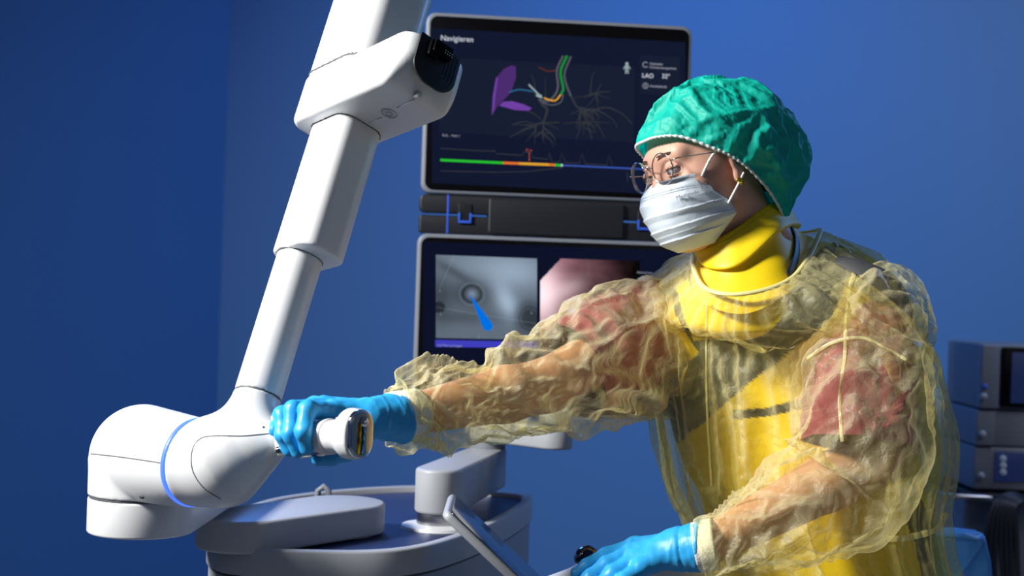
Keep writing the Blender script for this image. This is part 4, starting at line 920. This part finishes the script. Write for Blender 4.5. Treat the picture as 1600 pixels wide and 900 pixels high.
# ------------------------------------------------------------ lofts for trunk garments
def ring_level(py, xL, xR, Dc, b, n, sh=.55):
    a0 = (xR-xL)/2*Dc/F; L_ = P(xL, py, Dc+sh*a0); R_ = P(xR, py, Dc-sh*a0); z = P((xL+xR)/2, py, Dc)[2]; xc = (L_[0]+R_[0])/2; a = (R_[0]-L_[0])/2
    th = np.arange(n)/n*2*math.pi; cx_ = np.sign(np.cos(th))*np.abs(np.cos(th))**.86; cy_ = np.sign(np.sin(th))*np.abs(np.sin(th))**.86
    return np.stack([xc+a*cx_, Dc-sh*a*cx_+b*cy_, np.full(n, z)], -1)
def ring_pts(pts, n):
    """pts: (theta_deg, px, py, D) around the loop"""
    pts = sorted(pts, key=lambda q: q[0]); th = np.array([q[0] for q in pts], float); W3 = np.array([P(*q[1:]) for q in pts])
    T = np.concatenate([th-360, th, th+360]); V3 = np.concatenate([W3]*3); out = np.zeros((n, 3)); x = np.arange(n)/n*360
    for i, t in enumerate(x):
        k = np.searchsorted(T, t, side='right')-1; t0, t1 = T[k], T[k+1]; u = (t-t0)/(t1-t0)
        a, b, c, d = V3[k-1], V3[k], V3[k+1], V3[(k+2)]
        m1 = (c-a)/(T[k+1]-T[k-1])*(t1-t0); m2 = (d-b)/(T[k+2]-T[k])*(t1-t0)
        out[i] = (2*u**3-3*u**2+1)*b+(u**3-2*u**2+u)*m1+(-2*u**3+3*u**2)*c+(u**3-u**2)*m2
    return out
def loft(loops, nr):
    L_ = np.stack(loops); k = len(loops); d = np.r_[0, np.cumsum(np.linalg.norm(np.diff(L_, axis=0), axis=2).mean(1))]; t = np.linspace(0, d[-1], nr)
    Lp = np.concatenate([[2*L_[0]-L_[1]], L_, [2*L_[-1]-L_[-2]]]); out = []
    for x in t:
        i = min(np.searchsorted(d, x, side='right')-1, k-2); u = (x-d[i])/(d[i+1]-d[i]); a, b, c, e = Lp[i:i+4]
        dm = d[i+1]-d[i]; d0 = d[i]-d[i-1] if i > 0 else dm; d2 = d[i+2]-d[i+1] if i+2 < k else dm
        m1 = (c-b)*.5+(b-a)*.5*dm/d0 if i > 0 else (c-b); m2 = (c-b)*.5+(e-c)*.5*dm/d2 if i+2 < k else (c-b)
        out.append((2*u**3-3*u**2+1)*b+(u**3-2*u**2+u)*m1+(-2*u**3+3*u**2)*c+(u**3-u**2)*m2)
    return np.concatenate(out)
# collar
NC = 160
c_top = ring_pts([(0, 1240, 334, 2.26), (45, 1225, 345, 2.31), (90, 1180, 355, 2.33), (135, 1120, 372, 2.29), (180, 1082, 386, 2.20), (225, 1100, 384, 2.13), (270, 1150, 358, 2.105), (315, 1208, 318, 2.15)], NC)
c_mid = ring_pts([(0, 1252, 352, 2.26), (45, 1232, 365, 2.32), (90, 1180, 375, 2.35), (135, 1115, 388, 2.31), (180, 1088, 398, 2.20), (225, 1106, 418, 2.11), (270, 1156, 412, 2.075), (315, 1222, 358, 2.12)], NC)
c_mid2 = c_mid.mean(0)+(c_mid-c_mid.mean(0))*.93-np.array([0, 0, .004])
c_low = ring_pts([(0, 1290, 385, 2.24), (45, 1255, 385, 2.33), (90, 1185, 390, 2.37), (135, 1110, 400, 2.33), (180, 1078, 425, 2.23), (225, 1095, 470, 2.09), (270, 1165, 490, 2.045), (315, 1240, 450, 2.075)], NC)
c_in = c_top.mean(0)+(c_top-c_top.mean(0))*.93
col_v = loft([c_in-np.array([0, 0, .03]), c_in, c_top+np.array([0, 0, .001]), (c_top*.5+c_mid*.5), c_mid, c_mid2], 60)
cg = col_v.reshape(60, NC, 3); 
collar = build('yellow_collar', (col_v, grid_faces(60, NC, True)), M['collar'], person, label='bright yellow stand-up collar')
build('collar_stitch', tube(((c_top*.86+c_mid*.14)-c_top.mean(0))*1.012+c_top.mean(0), .0006, 5, True), M['stitch'], collar)
bib_v = loft([c_mid2+np.array([0, 0, .012]), c_mid2, c_low*.55+c_mid2*.45, c_low], 50)
build('collar_bib', (bib_v, grid_faces(50, NC, True)), M['collar'], collar)
# apron
NA = 300
a_neck = ring_pts([(0, 1285, 378, 2.23), (45, 1258, 372, 2.32), (90, 1190, 376, 2.36), (135, 1112, 395, 2.33), (180, 1074, 415, 2.24), (225, 1090, 462, 2.105), (270, 1162, 482, 2.055), (315, 1240, 440, 2.085)], NA)
a_sh = ring_pts([(0, 1418, 468, 2.12), (45, 1358, 412, 2.27), (90, 1220, 420, 2.40), (135, 1090, 430, 2.40), (180, 1030, 470, 2.31), (225, 1068, 505, 2.15), (270, 1180, 520, 2.06), (315, 1315, 485, 2.055)], NA)
ap_lv = [a_neck, a_neck*.5+a_sh*.5+np.array([0, 0, .012]), a_sh]+[ring_level(py, xl, xr, dc, b, NA) for py, xl, xr, dc, b in ((540, 1030, 1395, 2.21, .108), (590, 1034, 1415, 2.235, .108), (660, 1042, 1430, 2.245, .115), (730, 1062, 1444, 2.245, .13), (800, 1092, 1450, 2.24, .13), (880, 1108, 1464, 2.25, .13), (970, 1118, 1485, 2.26, .135))]
NAR = 300; av = loft(ap_lv, NAR); an = normals(av, NAR, NA); avp = av.reshape(-1, 3)
av = av+an*(np.abs(noise(avp*np.array([9, 9, 3]))*.010-.003)[:, None])
px_, py_ = proj(av); cam_side = np.tile(np.arange(NA)/NA*360, NAR); fr_side = (cam_side > 170)|(cam_side < 10)
Yc = np.array([.92, .68, .008]); Gc = np.array([.075, .08, .085]); Kc = np.array([.012, .013, .016])
grey = [(1051, 430), (1068, 498), (1085, 532), (1126, 530), (1183, 503), (1225, 448), (1240, 400), (1274, 350), (1300, 350), (1460, 400), (1460, 500), (1380, 470), (1323, 445), (1296, 498), (1262, 528), (1240, 547), (1187, 585), (1111, 649), (1058, 692), (1035, 690), (1015, 655), (1015, 605), (1041, 592), (1092, 550), (1070, 520), (1051, 480)]
ac = np.tile(Yc, (len(av), 1)); jx = px_+4*noise(avp*25); jy = py_+4*noise(avp*25+9)
ac[in_poly(jx, jy, grey) & fr_side] = Gc
circ = ((px_-1155)/72)**2+((py_-470)/62)**2 < 1; ac[circ & fr_side & (px_ < 1228)] = Yc
ac[in_poly(px_, py_, [(1144, 641), (1145, 655), (1200, 651), (1262, 637), (1262, 618), (1200, 637)]) & fr_side] = Kc
ac[in_poly(px_, py_, [(1405, 720), (1432, 760), (1456, 820), (1480, 960), (1452, 960), (1430, 850), (1405, 790)]) & fr_side] = Kc*2
ac[in_poly(px_, py_, [(1225, 350), (1262, 340), (1280, 375), (1262, 400), (1232, 415), (1226, 400)]) & fr_side] = Kc
apron = build('lead_apron', (av, grid_faces(NAR, NA, True)), M['apron'], person, cols=ac, label='yellow and grey protective apron under the gown')
from mathutils.bvhtree import BVHTree
def bvh(vf): return BVHTree.FromPolygons([tuple(map(float, q)) for q in vf[0]], [tuple(int(i) for i in q) for q in vf[1]])
def shoot(B, px, py, lift=.001):
    o = Vector((0, 0, CAMZ)); d = Vector(P(px, py, 1.)-np.array([0, 0, CAMZ])).normalized(); h = B.ray_cast(o, d)
    if h[0] is None: return None, None
    n = h[1] if h[1].dot(d) < 0 else -h[1]; return np.array(h[0])+np.array(n)*lift, np.array(n)
def draw_on(B, pix, n=60, lift=.001):
    out = [shoot(B, x, y, lift)[0] for x, y in catmull(np.array(pix, float), n)]; return [q for q in out if q is not None]
AB = bvh((av, grid_faces(NAR, NA, True)))
def strap(name, B, pix, w, m, par, lift=.002, n=50, label=None):
    p = np.array(draw_on(B, pix, n, lift)); return build(name, tube(p, w, 8, flat=.25, up=(.3, -1, .1)), m, par, label=label)
q, n_ = shoot(AB, 1155, 647, .002); build('snap_button', lathe([(.0005, -.002), (.0068, -.002), (.0060, .002), (.0005, .003)], frame(q, nrm(np.cross(n_, (0, 0, 1))), np.cross(n_, nrm(np.cross(n_, (0, 0, 1)))), n_), 20), M['knob'], apron)
M['strapblack'] = mat('black_strap', (.014, .015, .018), .5, bump=.2, bscale=300)
CB = bvh(join((av, grid_faces(NAR, NA, True)), (bib_v, grid_faces(50, NC, True)), (col_v, grid_faces(60, NC, True))))
for pix in ([(1233, 352), (1243, 370), (1244, 392), (1239, 414), (1230, 436)], [(1262, 352), (1285, 370), (1315, 388)], [(1086, 400), (1079, 418), (1070, 440)]):
    pts = np.array(draw_on(CB, pix, 24, .0015)); pts = (pts+np.roll(pts, 1, 0)+np.roll(pts, -1, 0))[1:-1]/3; build('black_strap', tube(pts, .0085, 10, flat=.22, up=(.25, -1, .3)), M['strapblack'], apron)

# shirt sleeves
def sleeve_tube(path, nc_, nr_s, squash=.82, up=(0, -1, 0)):
    """path rows: px, py, D, radius -> grid of points, axis centres and radial directions"""
    A = np.array([np.r_[P(*q[:3]), q[3]] for q in path]); C_ = catmull(A, nr_s); T = np.gradient(C_[:, :3], axis=0); T /= np.linalg.norm(T, axis=1)[:, None]; N = np.array(up, float); V_ = []; R_ = []
    for i in range(nr_s):
        N = N-T[i]*N.dot(T[i]); N /= np.linalg.norm(N); B = np.cross(T[i], N)
        for k in range(nc_):
            a = 2*math.pi*k/nc_; d = math.cos(a)*N*squash+math.sin(a)*B; V_.append(C_[i, :3]+d*C_[i, 3]); R_.append(nrm(d))
    return np.array(V_), np.array(R_), C_
def shirt(path, nm):
    v, r, c = sleeve_tube(path, 90, 90); v = v+r*(crumple(v*9+5)*.012)[:, None]; o = build('shirt_sleeve', (v, grid_faces(90, 90, True)), M['shirt'], person, label=nm); return o
shirt([(1060, 500, 2.33, .070), (1010, 520, 2.28, .078), (950, 550, 2.22, .080), (895, 580, 2.16, .074)], 'dark pink shirt sleeve under the gown sleeve, outstretched arm')
shirt([(1366, 484, 2.125, .040), (1364, 520, 2.095, .064), (1350, 600, 2.066, .081), (1345, 695, 2.042, .079)], 'dark pink shirt sleeve under the gown sleeve, bent arm')

# gown trunk
NG = 160; NGR = 96
g_neck = ring_pts([(0, 1281, 364, 2.22), (45, 1262, 362, 2.31), (90, 1190, 372, 2.37), (135, 1112, 388, 2.33), (180, 1083, 397, 2.22), (225, 1098, 447, 2.085), (270, 1160, 459, 2.04), (315, 1240, 432, 2.075)], NG)
g_sh = ring_pts([(0, 1420, 468, 2.12), (45, 1348, 402, 2.28), (90, 1220, 412, 2.42), (135, 1080, 410, 2.42), (180, 1010, 450, 2.33), (225, 1052, 505, 2.14), (270, 1175, 520, 2.035), (315, 1310, 470, 2.02)], NG)
g_up = g_neck*.5+g_sh*.5+np.array([0, -.004, .006])
gl_lv = [g_neck, g_up, g_sh]+[ring_level(py, xl, xr, dc, b, NG) for py, xl, xr, dc, b in ((535, 1012, 1442, 2.20, .150), (590, 1012, 1464, 2.21, .157), (650, 1022, 1478, 2.22, .160), (715, 1034, 1480, 2.23, .160), (780, 1050, 1470, 2.235, .158), (835, 1072, 1478, 2.24, .150), (900, 1090, 1500, 2.25, .16), (980, 1090, 1530, 2.26, .17))]
gv = loft(gl_lv, NGR); gn = normals(gv, NGR, NG); cen = gv.reshape(NGR, NG, 3).mean(1).repeat(NG, 0)
sgn = np.sign(((gv-cen)*gn).sum(1).mean()); gn *= sgn
th = np.tile(np.arange(NG)/NG*2*math.pi, NGR); rr = np.repeat(np.linspace(0, 1, NGR), NG); zz = gv[:, 2]
def vfold(fq, zq, o): return ridge(np.stack([np.cos(th)*fq+.6*rr+o, np.sin(th)*fq, zz*zq+o], -1))**2
amp = np.clip((rr-.02)/.22, 0, 1)
fold = .020*vfold(2.3, 1.0, 1.)+.009*vfold(4.6, 1.6, 7.)
gv = gv+gn*((fold-.008)*amp)[:, None]
big = np.clip(.5+noise(gv*6+3)*.9, 0, 1); eU = .025+.045*big*amp; eV = .010+.035*(1-big)*amp
gv = buckle(gv, NGR, NG, eU, eV, 140, lo=-.005, hi=.012, kb=.45, seed=3., frq=11., jit=.004)
gv, NGR, NG = up2(gv, NGR, NG); gv = buckle(gv, NGR, NG, .012, .012, 26, lo=-.002, hi=.002, kb=.3, seed=6., frq=45., jit=.001, att=.1)
gv, NGR, NG = up2(gv, NGR, NG)
pr_, pc_ = 260, 240; pv_, _, _ = sleeve_tube([(1300, 412, 2.15, .014), (1336, 434, 2.125, .030), (1366, 466, 2.11, .046), (1364, 512, 2.10, .066), (1352, 570, 2.095, .076)], pc_, pr_)
pv_ = pv_+(noise(pv_*20)*.002)[:, None]; qx, qy = proj(pv_)
keep = in_poly(qx+3*noise(pv_*40), qy, [(1290, 350), (1345, 370), (1400, 400), (1450, 450), (1450, 512), (1408, 492), (1370, 468), (1330, 450), (1296, 498), (1262, 528), (1240, 500), (1262, 430)])
pf_ = np.array(grid_faces(pr_, pc_, True)); pf_ = pf_[keep[pf_].all(1)]; us, inv = np.unique(pf_, return_inverse=True)
sp_ = build('shoulder_panel', (pv_[us], inv.reshape(pf_.shape)), mat('grey_apron_fabric', (.05, .053, .057), .6, bump=.2, bscale=120), apron, label='dark grey shoulder panel')
md = sp_.modifiers.new('thickness', 'SOLIDIFY'); md.thickness = .002; md.offset = -1
qv_, qr_, qc_ = up2(loft(gl_lv, 96), 96, 160); qn_ = normals(qv_, qr_, qc_); qcn = qv_.reshape(qr_, qc_, 3).mean(1).repeat(qc_, 0); qn_ *= np.sign(((qv_-qcn)*qn_).sum(1).mean())
qv_ = qv_-qn_*(.010+.008*noise(qv_*9)+.003*ridge(qv_*17))[:, None]; fx, fy = proj(qv_); t2_ = np.tile(np.arange(qc_)/qc_*360, qr_); kp = ((t2_ < 125)|(t2_ > 350)) & (fy > 500+25*np.sin(t2_/40))
qf_ = np.array(grid_faces(qr_, qc_, True)); qf_ = qf_[kp[qf_].all(1)]; us2, inv2 = np.unique(qf_, return_inverse=True)
gown = build('gown', (gv, grid_faces(NGR, NG, True)), M['gown'], person, label='see-through pale yellow protective gown')
build('back_flap', (qv_[us2], inv2.reshape(qf_.shape)), film('yellow_flap_film', (.90, .78, .16), .45, .8), gown)
neck_l = gv.reshape(NGR, NG, 3)[0]
build('neck_trim', tube(neck_l, .0042, 8, True, flat=.6), M['gownseam'], gown)
GB = bvh((gv, grid_faces(NGR, NG, True)))
# sleeves
def gown_sleeve(path, nr_s, seed, sq=.84, amp=1.):
    nc_ = 72; v, r, c = sleeve_tube(path, nc_, nr_s, sq); s = np.repeat(np.linspace(0, 1, nr_s), nc_); a = np.tile(np.arange(nc_)/nc_*2*math.pi, nr_s)
    L_ = np.sum(np.linalg.norm(np.diff(c[:, :3], axis=0), axis=1)); q = np.stack([np.cos(a)*.8, np.sin(a)*.8, s*L_*9+.9*np.sin(a+seed)], -1)+seed
    d = (ridge(q)**2*.020+ridge(q*1.7+3)**2*.007-.010)*amp*np.clip(.25+1.2*np.minimum(s, 1-s)*4, 0, 1); v = v+r*d[:, None]
    big = np.clip(.5+noise(v*8+seed)*.9, 0, 1)
    v = buckle(v, nr_s, nc_, .02+.035*big, .035+.055*(1-big), 150, lo=-.007, hi=.013, kb=.42, seed=seed, frq=15., jit=.005)
    v, nr_s, nc_ = up2(v, nr_s, nc_); v = buckle(v, nr_s, nc_, .012, .012, 26, lo=-.002, hi=.002, kb=.3, seed=seed+5, frq=50., jit=.001, att=.1)
    v, nr_s, nc_ = up2(v, nr_s, nc_); return v, grid_faces(nr_s, nc_, True)
sv1 = gown_sleeve([(612, 652, 1.96, .043), (632, 650, 1.97, .049), (660, 636, 1.985, .056), (700, 632, 2.00, .062), (748, 632, 2.03, .057), (800, 618, 2.06, .067), (865, 594, 2.11, .086), (930, 560, 2.17, .102), (990, 540, 2.235, .100), (1035, 530, 2.29, .095)], 72, 2.3)
build('gown_sleeve', sv1, M['sleeve'], gown, label='crumpled see-through gown sleeve of the outstretched arm')
sv2 = gown_sleeve([(1350, 432, 2.14, .034), (1372, 462, 2.12, .060), (1366, 500, 2.085, .080), (1350, 545, 2.065, .089), (1342, 625, 2.033, .094), (1340, 700, 2.010, .095), (1312, 760, 2.01, .090), (1250, 800, 1.99, .078), (1190, 828, 1.985, .058), (1140, 846, 1.985, .046), (1092, 856, 1.99, .041)], 96, 8.1, amp=.8)
build('gown_sleeve', sv2, M['sleeve'], gown, label='wide see-through gown sleeve of the bent arm')
SB = bvh(sv2)
M['ribbon'] = film('gown_seam_ribbon', (.90, .83, .42), .55, .85)
def seam(B, pix, w=.0024, lift=.0012, name='gown_seam'):
    hp = [shoot(B, x, y, lift) for x, y in catmull(np.array(pix, float), 120)]; hp = [h for h in hp if h[0] is not None]; p = np.array([h[0] for h in hp]); n = np.array([h[1] for h in hp])
    for _ in range(3): p[1:-1] = (p[:-2]+p[1:-1]+p[2:])/3; n[1:-1] = (n[:-2]+n[1:-1]+n[2:])/3
    t = np.gradient(p, axis=0); sd = np.cross(n, t); sd /= np.linalg.norm(sd, axis=1)[:, None]; m = len(p); v = np.concatenate([p-sd*w, p+n*.0008, p+sd*w]); f = [(k*m+i, k*m+i+1, (k+1)*m+i+1, (k+1)*m+i) for k in (0, 1) for i in range(m-1)]
    build(name, (v, f), M['ribbon'], gown)
seam(SB, [(1330, 432), (1322, 500), (1320, 560), (1312, 620), (1316, 690)])
seam(SB, [(1262, 560), (1300, 536), (1345, 528), (1385, 545), (1425, 568)])
seam(GB, [(1273, 383), (1300, 398), (1332, 425), (1328, 450)], .003)
seam(GB, [(1105, 470), (1104, 560), (1106, 660), (1112, 760)], .0018)
seam(GB, [(1335, 838), (1380, 840), (1420, 838), (1462, 825), (1478, 800)], .005, .004, 'waist_tie')

# gloves
def glove_mesh(fn, lo, hi, seedv, cutp, cutn):
    v, f = nets(fn, lo, hi, .0022); return v, f
def wrinkle(p, k): return noise(p*k)
rf = {'index': [(522, 642, 1.885, .0125), (480, 640, 1.843, .0118), (474, 674, 1.826, .0108), (479, 700, 1.834, .0095)], 'middle': [(507, 634, 1.902, .0125), (458, 640, 1.862, .0118), (454, 678, 1.846, .0108), (465, 705, 1.851, .0095)],
      'ring': [(492, 634, 1.918, .012), (441, 648, 1.884, .0112), (442, 680, 1.868, .0102), (452, 704, 1.870, .009)], 'little': [(480, 640, 1.935, .011), (432, 657, 1.906, .0102), (430, 673, 1.894, .0094), (436, 684, 1.893, .0085)]}
def s_fingers(p, d):
    ds = []
    for k, ch in d.items():
        ds.append(s_chain(p, [P(*q[:3]) for q in ch], [q[3] for q in ch], .006))
    return ds
RW = P(580, 655, 1.915); RE_ = P(629, 653, 1.950); rax = nrm(RE_-RW)
def f_rglove(p):
    fs = s_fingers(p, rf); d = None
    for k, ch in rf.items():
        m = s_cone(p, P(*ch[0][:3]), RW+np.array([0, 0, .004]), ch[0][3]+.0005, .0175); d = m if d is None else smin(d, m, .012)
    d = smin(d, s_cone(p, P(548, 668, 1.905), RW, .016, .0195), .015)
    fd = fs[0]
    for e in fs[1:]: fd = smin(fd, e, .0022)
    d = smin(d, fd, .006)
    th_ = s_chain(p, [P(570, 668, 1.905), P(540, 704, 1.885), P(516, 712, 1.865), P(498, 716, 1.852)], [.017, .0145, .0128, .0105], .006)
    d = smin(d, th_, .010)
    d = smin(d, s_chain(p, [RW, P(606, 652, 1.935), RE_], [.0215, .0295, .0355], .01), .014)
    w = ridge(np.stack([(p@rax)*70, p[:, 0]*14, p[:, 2]*14], -1))**2*.0014
    t = np.clip(((p-RW)@rax)/.03+.6, 0, 1); d = d-w*t-.0009*noise(p*90)
    d = smax(d, (p-RE_)@nrm(rax+np.array([0, 0, .12]))+.002, .002)
    return d
gR = build('glove', nets(f_rglove, P(425, 720, 1.80)-np.array([.02, .03, .04]), np.array([P(650, 600, 1.99)[0]+.02, 2.03, P(600, 600, 1.9)[2]+.04]), .0021), M['glove'], person, label='blue glove gripping the white handle')
LW = P(1058, 858, 2.005); LE_ = P(1098, 854, 1.993); lax = nrm(LE_-LW)
lf = {'index': [(992, 853, 2.045, .0125), (948, 868, 2.035, .0115), (918, 884, 2.025, .0105), (901, 896, 2.02, .0095)], 'middle': [(990, 862, 2.022, .0128), (948, 882, 2.008, .0118), (922, 902, 1.998, .0108), (906, 918, 1.995, .0098)],
      'ring': [(994, 874, 2.002, .0125), (958, 896, 1.985, .0115), (934, 917, 1.978, .0105), (922, 932, 1.975, .0095)], 'little': [(1002, 886, 1.982, .0115), (974, 907, 1.966, .0105), (956, 924, 1.96, .0098), (946, 936, 1.958, .009)]}
def f_lglove(p):
    fs = s_fingers(p, lf); d = None
    for k, ch in lf.items():
        m = s_cone(p, P(*ch[0][:3]), LW, ch[0][3]+.0015, .021); d = m if d is None else smin(d, m, .012)
    fd = fs[0]
    for e in fs[1:]: fd = smin(fd, e, .0022)
    d = smin(d, fd, .006)
    d = smin(d, s_chain(p, [P(1040, 868, 2.03), P(1000, 890, 2.055), P(975, 900, 2.06), P(955, 908, 2.06)], [.018, .014, .0125, .0105], .006), .01)
    d = smin(d, s_chain(p, [LW, P(1076, 857, 2.0), LE_], [.0265, .0310, .0370], .008), .014)
    w = ridge(np.stack([(p@lax)*75, p[:, 1]*12, p[:, 2]*12+3], -1))**2*.0012; t = np.clip(((p-LW)@lax)/.03+1.0, .25, 1)
    cr = np.exp(-(((p-LW)@lax-.010)/.0022)**2)*.0022
    d = d-w*t-.0008*noise(p*90)+cr
    return smax(d, (p-LE_)@nrm(lax+np.array([0, 0, -.15]))+.001, .002)
gLv = nets(f_lglove, P(895, 940, 1.94)-np.array([.01, .0, .0]), np.array([P(1105, 800, 2.0)[0]+.02, 2.10, P(1100, 800, 2.0)[2]+.02]), .0022)
build('glove', gLv, M['glove'], person, label='blue glove resting on the console')
def cuff(p0, p1, r0, r1, lab):
    a = np.linspace(0, 1, 12); pts = [p0+(p1-p0)*t for t in a]; build('knit_cuff', tube(pts, [r0+(r1-r0)*t for t in a], 40), M['cuff'], person, label=lab)
cuff(P(612, 652, 1.942), P(648, 648, 1.975), .0345, .037, 'white knit cuff above the gripping glove'); cuff(P(1086, 855, 1.995), P(1118, 850, 1.99), .0345, .0365, 'white knit cuff above the resting glove')
# pale blue wrapped pack behind the person
PK = P(1478, 880, 2.75)
pv = prism(rrect(.16, .19, .02, 6), -.03, .03, .015, frame(P(1482, 905, 2.75), (1, .1, 0), (-.15, 0, 1), (.1, -1, 0)))
trl = thing('side_stool', (P(1482, 905, 2.8)[0], 2.80, 0), 'round grey stand behind the person carrying the blue pack', 'stand')
zp_ = P(1482, 905, 2.75)[2]-.11
build('plate', prism(circle(.14, 40, P(1482, 905, 2.8)[:2]), zp_-.02, zp_, .004), M['grey'], trl); build('post', prism(circle(.025, 24, P(1482, 905, 2.8)[:2]), .03, zp_-.018, .002), M['steel'], trl); build('foot', prism(circle(.18, 40, P(1482, 905, 2.8)[:2]), 0, .035, .01), M['grey'], trl)
vv, ff = pv; bmx = bmesh.new(); me_ = bpy.data.meshes.new('t'); me_.from_pydata(vv.tolist(), [], ff); bmx.from_mesh(me_); bmesh.ops.triangulate(bmx, faces=bmx.faces[:]); bmesh.ops.subdivide_edges(bmx, edges=bmx.edges[:], cuts=3, use_grid_fill=True); vv = np.array([x.co[:] for x in bmx.verts]); ff = [tuple(v.index for v in f.verts) for f in bmx.faces]; bmx.free()
vv = vv+np.stack([crumple(vv*14), crumple(vv*14+5), crumple(vv*14+9)], -1)*.008
build('wrapped_pack', (vv, ff), mat('pale_blue_wrap', (.06, .25, .62), .4, bump=.3, bscale=60), label='light blue plastic wrapped pack standing behind the gown at right', cat='pack')
